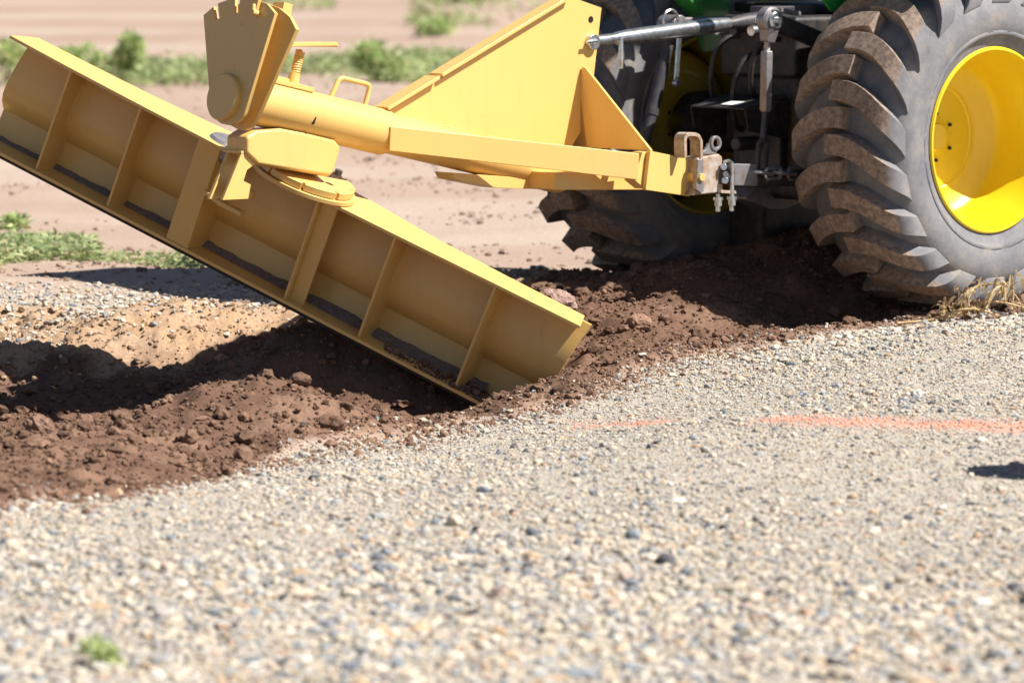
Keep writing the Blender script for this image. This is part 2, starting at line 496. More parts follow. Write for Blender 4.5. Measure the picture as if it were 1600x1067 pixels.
# ------------------------------------------------------------------ stones and clods (uncountable: one object each)
def ico(sub):
    bm = bmesh.new(); bmesh.ops.create_icosphere(bm, subdivisions=sub, radius=1.0)
    v = np.array([x.co[:] for x in bm.verts]); f = np.array([[y.index for y in x.verts] for x in bm.faces]); bm.free()
    return v, f
ICO1, ICO2 = ico(1), ico(2)
def stones(x, y, size, flat, cols, sub, name, material, sink=0.25, rough=0.22, smooth_=False, z=None):
    bv, bf = sub
    n = len(x)
    out_v, out_f, out_c = [], [], []
    nv = len(bv)
    z = height(x, y) if z is None else z
    for k in range(0, n, 20000):
        s = slice(k, min(k + 20000, n)); m = s.stop - s.start
        sc = size[s, None] * np.stack([RNG.uniform(0.8, 1.35, m), RNG.uniform(0.75, 1.1, m), flat[s] * RNG.uniform(0.75, 1.15, m)], 1)
        jit = 1 + RNG.normal(0, rough, (m, nv, 1)).clip(-0.45, 0.5)
        p = bv[None] * jit
        # random tumble
        qn = RNG.normal(size=(m, 4)); qn /= np.linalg.norm(qn, axis=1, keepdims=True)
        w, a, b, d = qn.T
        R = np.stack([1 - 2 * (b * b + d * d), 2 * (a * b - d * w), 2 * (a * d + b * w), 2 * (a * b + d * w), 1 - 2 * (a * a + d * d), 2 * (b * d - a * w),
                      2 * (a * d - b * w), 2 * (b * d + a * w), 1 - 2 * (a * a + b * b)], 1).reshape(m, 3, 3)
        p = np.einsum('mij,mvj->mvi', R, p)
        th = RNG.uniform(0, 2 * math.pi, m)
        p = p * sc[:, None, :]
        px = p[..., 0] * np.cos(th)[:, None] - p[..., 1] * np.sin(th)[:, None]
        py = p[..., 0] * np.sin(th)[:, None] + p[..., 1] * np.cos(th)[:, None]
        p = np.stack([px + x[s, None], py + y[s, None], p[..., 2] + (z[s] + sc[:, 2] * (1 - 2 * sink))[:, None]], -1)
        out_v.append(p.reshape(-1, 3))
        out_f.append((bf[None] + (np.arange(m) + k)[:, None, None] * nv).reshape(-1, 3))
        out_c.append(np.repeat(cols[s], nv, axis=0))
    return np_mesh(name, np.concatenate(out_v), np.concatenate(out_f), np.concatenate(out_c), material, smooth_=smooth_)
PAL = np.array((.80, .795, .785)) * np.array([(0.52, 0.45, 0.35), (0.60, 0.53, 0.43), (0.44, 0.41, 0.37), (0.36, 0.36, 0.36), (0.26, 0.29, 0.32), (0.16, 0.18, 0.21), (0.52, 0.37, 0.24),
                (0.64, 0.60, 0.53), (0.45, 0.31, 0.22), (0.10, 0.10, 0.11), (0.56, 0.44, 0.36)])
PALP = np.array([.27, .19, .18, .12, .045, .03, .045, .05, .025, .025, .045])
def stone_cols(n):
    cc = PAL[RNG.choice(len(PAL), n, p=PALP / PALP.sum())]
    return (cc * RNG.uniform(0.8, 1.18, (n, 1))).clip(0, 0.8)
STONE_M = attr_mat('gravel_stone', rough=0.8, noise_scale=160.0, lo=0.85, hi=1.15)
CLOD_M = attr_mat('soil_clod', rough=0.95, noise_scale=120.0, lo=0.65, hi=1.3, bumpd=0.004)
def scatter(n, y0, y1):
    y = np.sqrt(RNG.uniform(y0 ** 2, y1 ** 2, n))
    x = RNG.uniform(-1, 1, n) * (0.1275 * y + 0.12)
    return x, y
# coarse foreground stones, thinning into fine compacted chips further on
x, y = scatter(230000, 7.7, 15.6)
x2, y2 = scatter(110000, 7.2, 16.0)
x2 = np.sign(x2) * (0.1275 * y2 + 0.12 + RNG.uniform(0, 1.5, len(x2)))
x, y = np.r_[x, x2], np.r_[y, y2]
_, _, pd = masks(x, y)
coarse = np.clip(1 - smooth(9.0, 11.2, y) + 0.35 * fbm(x, y, 1.3, 3, 123) + 0.6 * smooth(14.2, 15.0, y), 0.04, 1)
keep = (pd > RNG.uniform(0.15, 0.9, len(x))) & (RNG.uniform(0, 1, len(x)) < 0.62 + 0.38 * coarse)
x, y, coarse = x[keep], y[keep], coarse[keep]
size = np.exp(RNG.normal(0, 0.48, len(x))) * (0.0027 + 0.0027 * coarse)
size = size.clip(0.0018, 0.026)
cols = stone_cols(len(x))
smk = streak_mask(x, y) * (y > 10.5)
pick = (RNG.uniform(0, 1, len(x)) < smk * 0.8) & (size < 0.006)
size = np.where((smk > .1) & (size > .006), .004, size)
cols[pick] = np.array((0.70, 0.30, 0.20)) * RNG.uniform(0.8, 1.05, (pick.sum(), 1))
flat = np.full(len(x), 0.7)
big = size > 0.0082
fine_ = ~big
o = stones(x[big], y[big], size[big], flat[big], cols[big], ICO2, 'gravel', STONE_M, 0.30, 0.13, False)
tag(o, 'coarse pale mixed gravel stones lying on the pad', None, None, 'stuff')
o = stones(x[fine_], y[fine_], size[fine_], flat[fine_], cols[fine_], ICO1, 'gravel', STONE_M, 0.3, 0.2)
tag(o, 'small chips and grit between the larger gravel stones', None, None, 'stuff')
# stones on the far bank to the left
n = 27000
y = RNG.uniform(14.6, 17.0, n); x = RNG.uniform(-3.3, 0.2, n)
df = y - np.interp(x, _fx[:, 0], _fx[:, 1])
keep = (df > RNG.uniform(0.1, 1.1, n)) & (df < RNG.uniform(0.9, 1.7, n))
x, y = x[keep], y[keep]
o = stones(x, y, (np.exp(RNG.normal(0, 0.5, len(x))) * 0.0055).clip(0, .014), np.full(len(x), 0.7), stone_cols(len(x)) * 1.1, ICO1, 'gravel', STONE_M)
tag(o, 'pale stones along the far bank of the trench', None, None, 'stuff')
# soil clods
def soil_cols(n):
    a = RNG.uniform(0, 1, (n, 1))
    return (np.array((0.118, 0.066, 0.042)) * (1 - a) + np.array((0.21, 0.125, 0.082)) * a) * RNG.uniform(0.8, 1.15, (n, 1))
n = 120000
y = RNG.uniform(9.6, 17.8, n); x = RNG.uniform(-3.4, 3.4, n)
sl, tn, pd = masks(x, y)
keep = (sl + tn * 0.55 + 0.0 > RNG.uniform(0.1, 1, n)) & (np.abs(x) < 0.1275 * y + 1.4)
x, y, tn = x[keep], y[keep], tn[keep]
size = (0.0036 * RNG.pareto(2.8, len(x)) + 0.0038).clip(0.0035, 0.030)
cc = soil_cols(len(x)); tt = (RNG.uniform(0, 1, len(x)) < tn * 1.2)
cc[tt] = np.array((0.32, 0.215, 0.13)) * RNG.uniform(0.65, 1.2, (tt.sum(), 1))
o = stones(x, y, size, np.full(len(x), 0.8), cc, ICO2, 'soil_clods', CLOD_M, 0.3, 0.16)
tag(o, 'loose crumbs of freshly cut brown soil in the trench', None, None, 'stuff')
# crumbs scattered over the bare field
n = 9000
y = np.exp(RNG.uniform(math.log(16.5), math.log(40), n)); x = RNG.uniform(-1, 1, n) * (0.1275 * y + 0.2)
sl, tn, pd = masks(x, y)
keep = (sl + pd < 0.1) & (fbm(x * .3, y, .9, 3, 311) > RNG.uniform(-.6, .5, n))
x, y = x[keep], y[keep]
o = stones(x, y, (0.008 * RNG.pareto(2.6, len(x)) + 0.007).clip(.006, .026), np.full(len(x), 0.6), np.array((0.31, 0.225, 0.17)) * RNG.uniform(.6, 1.15, (len(x), 1)), ICO1, 'soil_clods', CLOD_M, 0.35, 0.18)
tag(o, 'small dry crumbs scattered over the bare beige field', None, None, 'stuff')
# soil crumbs spilt over the edge of the gravel
n = 9000
x = RNG.uniform(-1.5, 2.2, n); y = np.interp(x, _ex[:, 0], _ex[:, 1]) + RNG.normal(-0.02, 0.13, n)
o = stones(x, y, (0.003 * RNG.pareto(3, n) + 0.0035).clip(0.003, 0.018), np.full(n, 0.8), np.where(RNG.uniform(0, 1, (n, 1)) < 0.65, soil_cols(n) * 1.25, stone_cols(n)), ICO1, 'soil_clods', CLOD_M, 0.3, 0.18)
tag(o, 'brown crumbs spilt along the edge of the gravel', None, None, 'stuff')

def big_clod(p, r, label, seed, cat='clod', squash=0.85, col=(0.25, 0.15, 0.11)):
    bv, bf = ico(4)
    rg = np.random.default_rng(seed)
    d = bv / np.linalg.norm(bv, axis=1, keepdims=True)
    k = np.ones(len(bv))
    for _ in range(9):                                  # broken faces
        nn = rg.normal(size=3); nn /= np.linalg.norm(nn)
        h = rg.uniform(0.62, 0.9)
        t = d @ nn
        k = np.where(t * k > h, h / np.maximum(t, 1e-3), k)
    k = k + (fbm(d[:, 0] * 3 + d[:, 2] * 2, d[:, 1] * 3 - d[:, 2], 1.6, 5, seed, 0.65)) * 0.10
    v = d * k[:, None] * r * np.array((1.1, 0.9, squash))
    cc = np.ones((len(v), 3)) * np.array(col) * (1 + 0.25 * fbm(d[:, 0] * 4, d[:, 1] * 4 + d[:, 2] * 3, 1, 3, seed)[:, None])
    o = np_mesh('dirt_clod', v, bf, cc, CLOD_M, smooth_=False)
    o.location = p
    tag(o, label, cat, 'large clods of soil')
    return o

# ------------------------------------------------------------------ BLADE IMPLEMENT (one rigid thing)
implement = empty('grader_blade', PL + V((1.05, -0.2, -0.9)))
tag(implement, 'yellow rear grader blade on a boom, tilted with its right end buried in soil', 'grader blade')

# moldboard: rolled plate, convex to the ribs, then a flat strip down to the bottom flange
prof = [(0.125, 0.0), (0.112, 0.05), (0.099, 0.10), (0.091, 0.15), (0.090, 0.19), (0.097, 0.225), (0.113, 0.255), (0.134, 0.28), (0.150, 0.293),
        (0.150, 0.31), (0.146, 0.35), (0.142, BH + 0.004)]
mb = MB()
nu = 24
vs, fs = [], []
def u_end(v, e):          # slanted ends
    return (0.028 - 0.10 * min(v, 0.24)) if e == 0 else (BL - 0.006 - 0.15 * v)
th = 0.012
m_ = len(prof)
for side in (0, 1):
    for (d, v) in prof:
        for i in range(nu + 1):
            a = i / nu
            vs.append(B(u_end(v, 0) * (1 - a) + u_end(v, 1) * a, d + th * side, v))
def gi(s, j, i): return s * m_ * (nu + 1) + j * (nu + 1) + i
for s in (0, 1):
    for j in range(m_ - 1):
        for i in range(nu):
            fs.append((gi(s, j, i), gi(s, j, i + 1), gi(s, j + 1, i + 1), gi(s, j + 1, i)))
for j in range(m_ - 1):
    for i in (0, nu):
        fs.append((gi(0, j, i), gi(0, j + 1, i), gi(1, j + 1, i), gi(1, j, i)))
for i in range(nu):
    for j in (0, m_ - 1):
        fs.append((gi(0, j, i), gi(0, j, i + 1), gi(1, j, i + 1), gi(1, j, i)))
mb.add(vs, fs)
mb.build('moldboard', YEL, implement, smooth=30)

# top flange: narrow at both ends, wide in the middle
def tf_front(u):
    t = u / BL
    return 0.0 - 0.055 * (1 - abs(2 * t - 0.9) ** 1.5) if 0 < t < 1 else 0
P_ = []
us = [0, .28, .55, .82, 1.02, 1.25, 1.5, 1.8, 2.1, BL]
for u in us: P_.append(B(u, tf_front(u) if u not in (0, BL) else 0.0, 0.0))
for u in us[::-1]:
    back = 0.155 + 0.11 * math.exp(-((u - 1.25) / 0.42) ** 2)
    P_.append(B(u + (0.035 if u == 0 else (-0.05 if u == BL else 0)), back, 0.0))
mb = MB(); mb.prism(P_, W * 0.012); mb.build('top_flange', YEL, implement, bevel=0.0015)
def bf_front(u): return -0.012
P_ = [B(u, bf_front(u), BH) for u in (-0.12, .4, .8, 1.2, 1.6, 2.0, BL - 0.16)] + [B(u, 0.16, BH) for u in (BL - 0.16, 1.2, -0.12)]
mb = MB(); mb.prism(P_, W * -0.012); mb.build('bottom_flange', YEL, implement, bevel=0.0015)
# cutting edge bolted under the flange, dark worn steel
mb = MB()
P_ = [B(-0.14, 0.006, BH + 0.0125), B(BL - 0.16, 0.006, BH + 0.0125), B(BL - 0.16, 0.15, BH + 0.0125), B(-0.14, 0.15, BH + 0.0125)]
mb.prism(P_, W * -0.016)
ce = mb.build('cutting_edge', EDGE, implement, bevel=0.002)
# soil packed along the inside corner of the bottom flange
def soil_strip():
    mb = MB(); vs, fs = [], []
    n = 200
    for i in range(n + 1):
        u = 0.02 + (BL - 0.30) * i / n
        f = 0.022 + 0.050 * (u / BL) ** 1.6 + float(fbm(np.array([u]), np.array([1.0]), 9, 4, 3)[0]) * 0.002
        h = 0.010 + 0.016 * (u / BL) + float(fbm(np.array([u]), np.array([5.0]), 22, 4, 3)[0]) * 0.003
        vs += [B(u, 0.143 - f, BH - 0.0005), B(u, 0.143 - f * 0.75, BH - h * 0.6), B(u, 0.1425, BH - h * 1.25)]
    for i in range(n):
        for k in range(2):
            fs.append((i * 3 + k, i * 3 + k + 1, i * 3 + k + 4, i * 3 + k + 3))
    mb.add(vs, fs)
    return mb
SOILM = mat('packed_soil', (0.075, 0.05, 0.038), 0.95)
n_ = noise(SOILM, 70, 6, 0.7); r_ = ramp(SOILM, n_.outputs[0], [(0.35, (0.13, 0.11, 0.095)), (0.7, (0.25, 0.20, 0.165))])
L(SOILM, r_.outputs[0], pb(SOILM).inputs['Base Color']); bump(SOILM, n_.outputs[0], 0.006, 0.8)
soil_strip().build('packed_soil', SOILM, implement)

# ribs: solve each from its pixel at the top flange
def u_of(px, py):
    p = on(px, py, B(0, 0, 0), D)
    return (p - PL).dot(U)
def rib(u, fw=0.0, topd=0.0, thick=0.010, face_right=True):
    mb = MB()
    front = [(tf_front(u) + 0.012, 0.0), (0.0 + 0.003, BH)]
    back = [(d + 0.004, v) for d, v in prof[::-1]]
    back[0] = (back[0][0], BH)
    poly = [B(u, d, v) for d, v in front + back]
    mb.prism(poly, U * thick)
    if fw:
        p0 = [B(u, front[0][0] - 0.010, 0.0), B(u + fw, front[0][0] - 0.010, 0.0), B(u + fw, front[1][0] - 0.010, BH), B(u, front[1][0] - 0.010, BH)]
        mb.prism(p0, D * 0.009)
    return mb
def weld(pts, r, parent, seed=0):
    P_ = []
    for a, b in zip(pts, pts[1:]):
        n = max(2, int((b - a).length / 0.007))
        P_ += [a.lerp(b, i / n) for i in range(n)]
    P_.append(pts[-1])
    rg = random.Random(seed)
    mb = MB(); mb.tube(P_, [r * rg.uniform(.75, 1.25) for _ in P_], 6)
    return mb.build('weld_bead', YEL, parent)
for k, (px, py, fw) in enumerate(((108, 119, 0), (217, 184, 0), (768, 458, 0), (612, 389, 0))):
    u_ = u_of(px, py)
    o = rib(u_, fw).build('rib', YEL, implement, bevel=0.0015)
    weld([B(u_ + .0105, d - .001, v) for d, v in prof[1:-1]], .0038, o, k)
    weld([B(u_ + .0105, 0.02 + .125 * t, BH - .001) for t in (0, .3, .6, .9)], .0035, o, k + 9)
    weld([B(u_ - .0005, 0.02 + .125 * t, BH - .001) for t in (0, .3, .6, .9)], .0035, o, k + 19)
u3 = u_of(312, 236)
def channel(u, w, lab):
    mb = MB()
    d0, d1 = tf_front(u) + 0.014, 0.004
    back = [(d + 0.004, v) for d, v in prof[::-1]]; back[0] = (back[0][0], BH)
    for du in (0, w):
        mb.prism([B(u + du, d, v) for d, v in [(d0, 0), (d1, BH)] + back], U * 0.010)
    mb.prism([B(u + 0.0005, d0 - 0.010, 0), B(u + w + 0.0095, d0 - 0.010, 0), B(u + w + 0.0095, d1 - 0.010, BH), B(u + 0.0005, d1 - 0.010, BH)], D * 0.0095)
    return mb
channel(u3, 0.085, '').build('rib_channel', YEL, implement, bevel=0.0015)
u4 = u_of(496, 328)
mb = rib(u4, 0)
d0, d1 = tf_front(u4) + 0.04, 0.035
mb.prism([B(u4 + 0.0105, d0, 0), B(u4 + 0.075, d0, 0), B(u4 + 0.07, d1, BH), B(u4 + 0.0105, d1, BH)], D * 0.009)
mb.build('rib_channel', YEL, implement, bevel=0.0015)
# end plate return at the right-hand tip and weld wear are part of the flange

# ---- turntable on top of the blade, swivel plates, tilt housing
TT = on(474, 288, B(0, 0, -0.012), W)               # turntable centre on the flange
def TTp(x, y, z): return TT + U * x + D * y + W * z
def disc_poly(r, z, a0=0, a1=360, n=56, notch=()):
    pts = []
    for i in range(n):
        a = math.radians(a0 + (a1 - a0) * i / n)
        pts.append(TTp(r * math.cos(a), r * math.sin(a), z))
    return pts
mb = MB(); mb.prism(disc_poly(0.195, 0.003), W * 0.016); mb.build('turntable', YEL, implement, bevel=0.002)
# upper swivel plate with indexing notches around its rim
pts = []
nn = 24
for i in range(nn):
    a0 = 2 * math.pi * i / nn
    notch = i % 3 == 1
    for (da, r) in ((0, .182), (.10, .182), (.105, .158 if notch else .182), (.16, .158 if notch else .182), (.165, .182)):
        a = a0 + da
        pts.append(TTp(r * math.cos(a), r * math.sin(a), 0.022))
mb = MB(); mb.prism(pts, W * 0.024); mb.build('swivel_plate', YEL, implement, bevel=0.0015)
# pipe axis in the tractor's middle plane
A0 = on(507, 187, TT + D * 0.02, D)
E1 = on(356, 149, A0, TN)
E2 = on(600, 207.5, A0, TN)
AX = (E2 - E1).normalized()
AXL = (E2 - E1).length
AUP = TN.cross(AX).normalized()
if AUP.z < 0: AUP = -AUP
def Q(s, n, h):                                     # along the boom from its rear end, to the near side, up
    return E1 + AX * s + TN * n + AUP * h
PR_ = 0.083
mb = MB()
mb.lathe([(0.03, 0.0), (0.03, PR_), (AXL - 0.006, PR_), (AXL, PR_ - 0.006), (AXL, 0.0)], E1, AX, 56)
bt = mb.build('boom_tube', YEL, implement, bevel=0.002)
weld([Q(.062, (PR_ + .001) * math.cos(2 * math.pi * k / 40), (PR_ + .001) * math.sin(2 * math.pi * k / 40)) for k in range(41)], .0045, bt, 5)
SEND = (on(885, 286, A0, TN) - E1).dot(AX)
mb = MB()
mb.lathe([(AXL - 0.002, 0.0), (AXL - 0.002, PR_ - 0.011), (SEND - 0.05, PR_ - 0.011), (SEND - 0.02, PR_ - 0.022), (SEND, PR_ - 0.05), (SEND + 0.004, 0.0)], E1, AX, 48)
mb.build('inner_tube', YEL, implement)
# housing between swivel plate and boom, square with the boom
hp = [(404, 257), (386, 240), (386, 214), (402, 204), (440, 201), (478, 208), (524, 219), (533, 230), (531, 240), (522, 271), (515, 276)]
hb = A0 + TN * 0.060
hv = [on(a, b, hb, TN) for a, b in hp]
mb = MB(); mb.prism(hv, TN * -0.12); mb.build('tilt_housing', YEL, implement, bevel=0.012, seg=3)
# stop box at the left of the turntable: two cheeks and a cap, open towards the rear
s1 = A0 + TN * 0.045
cheek = [on(a, b, s1, TN) for a, b in ((377, 241), (410.6, 241), (408, 255), (395.6, 258.7), (386, 266), (380.6, 283), (392, 288.7), (388, 311), (348, 313))]
mb = MB(); mb.prism(cheek, TN * -0.012)
mb.prism([p - TN * 0.075 for p in cheek[:2]] + [p - TN * 0.075 for p in cheek[-2:]], TN * -0.014)
e_ = (cheek[1] - cheek[0])
mb.prism([cheek[0] + Z3 * .001, cheek[1] + Z3 * .001, cheek[1] - TN * .089 + Z3 * .001, cheek[0] - TN * .089 + Z3 * .001], Z3 * 0.010)
mb.build('stop_box', YEL, implement, bevel=0.0012)
fl = [on(a, b, TT + NB * 0.10, D) for a, b in ((313, 299), (318, 297), (346, 316), (376, 332), (375, 338), (342, 322))]
mb = MB(); mb.prism(fl, D * 0.04); mb.build('stop_bar', YEL, implement, bevel=0.001)
# greasy swivel washer left of the housing
mb = MB(); wc = on(356, 238, TT + D * 0.05, D)
mb.lathe([(-0.03, 0.0), (-0.03, 0.075), (-.01, 0.09), (0.03, 0.088), (0.046, 0.075), (.05, 0.0)], wc, W, 40)
mb.build('greased_washer', GREY, implement)
mb = MB(); mb.hexbolt(on(395, 303, TT + NB * 0.13, D), NB, 0.014, 0.03); mb.build('bolt', YEL, implement, bevel=0.001)
mb = MB(); mb.hexbolt(on(527, 274, TT + NB * 0.0, D), W, 0.016, 0.02); mb.build('bolt', DARK, implement, bevel=0.001)

# ---- tilt plates (two fans with notches on the boom end)
F0 = E1 + AX * 0.0
fan = [(317.6, 24), (334, 10.5), (337, 31), (342.5, 29), (340, 6), (363, -3), (367.5, -3), (367, 20), (374, 20.5), (374.5, -3), (398, -2), (404, 0), (397, 24), (402, 29), (413, 4.5), (417, 6), (429.5, 21),
       (382, 177), (377, 186), (369, 192), (356, 195.5), (345, 193.5), (336, 186), (330, 175), (328, 160)]
fanw = [on(a, b, F0, AX) for a, b in fan]
mb = MB(); mb.prism(fanw, AX * 0.014); mb.build('tilt_plate', YEL, implement, bevel=0.0015)
piv = on(353, 153, F0, AX)
# second plate, turned by the tilt angle, standing 9 cm behind
ang = math.radians(-11)
fan2 = [on(a, b, F0, AX) for a, b in [(317.6, 24), (340, 6), (363, -3), (398, -2), (417, 6), (429.5, 21), (382, 177), (377, 186), (369, 192), (356, 195.5), (345, 193.5), (336, 186), (330, 175), (328, 160)]]
bestp = []
for sgn in (1, -1):
    R = Matrix.Rotation(ang * sgn, 3, AX)
    q_ = [piv + R @ (p - piv) for p in fan2]
    bestp.append((proj(q_[5])[0], q_))
q_ = max(bestp)[1]
mb = MB(); mb.prism([p + AX * 0.060 for p in q_], AX * 0.016); mb.build('tilt_plate', YEL, implement, bevel=0.0015)
mb = MB()
mb.lathe([(0.0, 0.0), (-0.022, 0.0), (-0.022, 0.079), (-0.018, 0.083), (0.001, 0.083)], piv, AX, 48)
mb.build('boom_end_cap', YEL, implement, bevel=0.001)
mb = MB()
mb.lathe([(0.0145, 0.0), (0.0145, PR_ - 0.004), (0.059, PR_ - 0.004), (0.059, 0)], piv, AX, 40); mb.build('pivot_tube', YEL, implement)
# lock pin in a notch
mb = MB()
pn = on(404, 22, F0, AX)
mb.tube([pn - AX * 0.03, pn + AX * 0.11], 0.011, 12)
mb.tube([pn - AX * 0.02 + AUP * 0.03 - TN * .01, pn - AX * 0.02 - AUP * 0.012], 0.007, 10)
mb.box(pn + AX * 0.10 + AUP * 0.03, AX * 0.02, TN * 0.03, AUP * 0.028)
mb.build('lock_pin', YEL, implement, bevel=0.001)
# spring latch lever
lv = on(486, 75, A0, TN)
lvl = (on(522, 74, A0, TN) - on(450, 73, A0, TN))
lx = lvl.normalized()
mb = MB()
hw = 0.05
e0, e1 = on(440, 73, A0, TN), on(522, 74, A0, TN)
mb.prism([e0 + TN * hw, e1 - AX * .03 + TN * hw, e1 + TN * hw * 0.5, e1 - TN * hw * 0.5, e1 - AX * .03 - TN * hw, e0 - TN * hw], Z3 * 0.014)
mb.build('latch_lever', YEL, implement, bevel=0.002)
s0, s1 = on(470, 78, A0, TN), on(459, 124, A0, TN)
sp = []
turns = 9
dv = (s1 - s0); dn = dv.normalized(); ex = dn.cross(TN).normalized(); ey = dn.cross(ex)
for i in range(turns * 14 + 1):
    a = i / 14 * 2 * math.pi; t = i / (turns * 14)
    sp.append(s0 + dv * (0.05 + 0.72 * t) + (ex * math.cos(a) + ey * math.sin(a)) * 0.0145)
mb = MB(); mb.tube(sp, 0.0042, 6); mb.build('latch_spring', YEL, implement)
mb = MB(); mb.tube([s0, s1], 0.0075, 12); mb.tube([s0 + dv * 0.8, s1 + dn * 0.03], [0.020, 0.022], 20); mb.build('latch_pin', YEL, implement, bevel=0.001)
k0, k1 = Q(0.10, 0, PR_ + 0.001), Q(0.345, 0, PR_ + 0.001)
mb = MB(); mb.box((k0 + k1) / 2, (k1 - k0) / 2, TN * 0.045, AUP * 0.009)
mb.box((k0 + k1) / 2 + AUP * 0.013 - AX * .05, (k1 - k0) * 0.3, TN * 0.02, AUP * 0.008); mb.build('latch_base', YEL, implement, bevel=0.002)
# carrying handle on the boom
hpx = [on(a, b, A0, TN) for a, b in ((517, 152), (528, 128), (531, 124), (536, 122.5), (572, 131.5), (576, 133.5), (577, 138), (570, 166))]
mb = MB(); mb.tube(hpx, 0.0092, 12); mb.build('handle', YEL, implement)
mb = MB(); gp = on(492, 189, A0 + TN * PR_, TN); mb.box(gp - TN * .006, AUP * 0.014 + AX * 0.003, AX * 0.003, TN * 0.006); mb.build('drain_slot', EDGE, implement)

# ---- mast plate, spine flange, A-frame arms, cross plates
mp = [(604, 176), (888, 0), (893, -4), (940, 13), (928, 120), (914, 160), (912, 200), (890, 234), (790, 222), (619, 186)]
mw = [on(a, b, A0 + TN * 0.008, TN) for a, b in mp]
hole = on(923, 31, A0 + TN * 0.008, TN)
mb = MB(); mb.prism(mw, TN * -0.016); mpo = mb.build('mast_plate', YEL, implement, bevel=0.0015)
weld([on(a, b, A0 + TN * 0.0085, TN) for a, b in ((625, 182), (700, 199), (724, 205))], .004, mpo, 3)
weld([on(a, b, A0 + TN * 0.0085, TN) for a, b in ((760, 213), (800, 222), (885, 233))], .004, mpo, 4)
mb = MB(); mb.tube([hole + TN * -0.018, hole + TN * 0.0015], 0.0125, 24); mb.build('pin_hole', EDGE, implement)
a_, b_ = on(597, 172, A0, TN), on(884, -3, A0, TN)
hd = (b_ - a_).normalized(); hn = TN.cross(hd).normalized()
if hn.z < 0: hn = -hn
cut = 0.30
mb = MB()
for (f0, f1, w_) in ((0.0, 0.272, 0.040), (0.290, 1.0, 0.036)):
    p_ = a_ + (b_ - a_) * f0; r_2 = a_ + (b_ - a_) * f1
    mb.box((p_ + r_2) / 2 + hn * 0.006, (r_2 - p_) / 2, TN * w_, hn * 0.0065)
mb.build('spine_flange', YEL, implement, bevel=0.0015)
# arms: plan line from the tube side to the hitch side, near and far
NOFF = 0.36
Hs = on(1050, 270, A0 + TN * NOFF, TN)
s_h = (on(1013, 266, A0 + TN * NOFF, TN) - E1)
arm0 = on(610, 217, A0 + TN * (PR_ + 0.006), TN)
arm1 = on(999, 261, A0 + TN * NOFF, TN)
adir = (arm1 - arm0); apl = V((adir.x, adir.y, 0)).normalized(); an = V((apl.y, -apl.x, 0))
if an.dot(TN) < 0: an = -an
af = [on(a, b, arm0, an) for a, b in ((610, 197.5), (999, 240), (997, 281.5), (608.5, 236))]
def mirror(p):            # across the middle plane
    return p - TN * (2 * (p - A0).dot(TN))
def both(name, polys, bevel):
    for mir in (False, True):
        mb = MB()
        for (pl, ext) in polys:
            if mir: mb.prism([mirror(p) for p in pl], ext - TN * (2 * ext.dot(TN)))
            else: mb.prism(pl, ext)
        mb.build(name, YEL, implement, bevel=bevel)
both('draft_arm', [(af, an * -0.085)], 0.003)
hp0 = A0 + TN * NOFF
lug = [on(a, b, hp0, TN) for a, b in ((1016, 236), (1078, 249), (1090, 257), (1092, 268), (1077, 307), (1009, 297))]
both('hitch_plate', [(lug, TN * -0.020)], 0.002)
both('closing_plate', [([on(a, b, A0 + TN * (NOFF - .022), TN) for a, b in ((994, 240), (1015, 237), (1009, 296), (993, 283))], TN * -0.06)], 0.002)
cpn = TF
cp0 = on(905, 170, A0, TN)
cp = [on(a, b, cp0, cpn) for a, b in ((909, 105), (914, 106), (1017, 236), (892, 229))]
both('cross_plate', [(cp, TF * 0.012)], 0.0015)
# lower cross beam and closing plate between arm and hitch plate
c0 = on(1003, 268, hp0, TN)
mb = MB()
bm0 = [on(a, b, hp0 - TN * 0.16, TN) for a, b in ((868, 270), (1010, 262), (1011, 297), (868, 297))]
mb.prism(bm0, TN * -0.40)
mb.build('cross_beam', YEL, implement, bevel=0.003)
mb = MB()
ub = [on(a, b, A0 + TN * 0.05, TN) for a, b in ((706, 270), (712, 281), (776, 294), (880, 297), (880, 285), (790, 276))]
mb.prism(ub, TN * -0.10); mb.build('skid_plate', YEL, implement, bevel=0.002)
# hitch pin through the near plate, top link pin through the mast
mb = MB(); hpn = on(1079, 276, hp0, TN); mb.tube([hpn - TN * 0.05, hpn + TN * 0.035], 0.021, 24); mb.hexbolt(hpn + TN * 0.035, TN, 0.016, 0.03)
mb.build('hitch_pin', YEL, implement, bevel=0.002)
mb = MB(); tlp = on(921, 66, A0 + TN * 0.008, TN)
mb.tube([tlp - TN * 0.08, tlp + TN * 0.03], 0.010, 14); mb.hexbolt(tlp + TN * 0.006, TN, 0.019, 0.014)
mb.tube([tlp + TN * 0.026 - AX * .04 - Z3 * 0.008, tlp + TN * 0.026 + AX * 0.012 + Z3 * 0.008], 0.006, 8)
mb.build('top_link_pin', ZINC, implement)
for (a, b) in ((865, 305), (838, 302)):
    pass
mb = MB(); p_ = on(857, 299, A0 + TN * .03, TN); mb.tube([p_, p_ - Z3 * 0.03], 0.004, 8); mb.build('lynch_pin', DARK, implement)
# soil clod lying behind the buried end, and further big clods
n = 420
uu = 1.75 + 0.50 * RNG.beta(2.2, 1.2, n); dd = RNG.uniform(-0.005, 0.135, n)
pp = np.array([list(B(a, b, BH - .001)) for a, b in zip(uu, dd)])
o = stones(pp[:, 0], pp[:, 1], (0.0035 * RNG.pareto(2.4, n) + 0.003).clip(.003, .016), np.full(n, .8), soil_cols(n) * 1.2, ICO2, 'soil_clods', CLOD_M, .25, .18, z=pp[:, 2])
tag(o, 'brown crumbs lying on the lower flange at the buried end of the blade', None, None, 'stuff')
big_clod(at(869, 474, 14.62), 0.072, 'flat-faced brown soil clod perched behind the right end of the yellow blade', 3, col=(0.30, 0.20, 0.165))

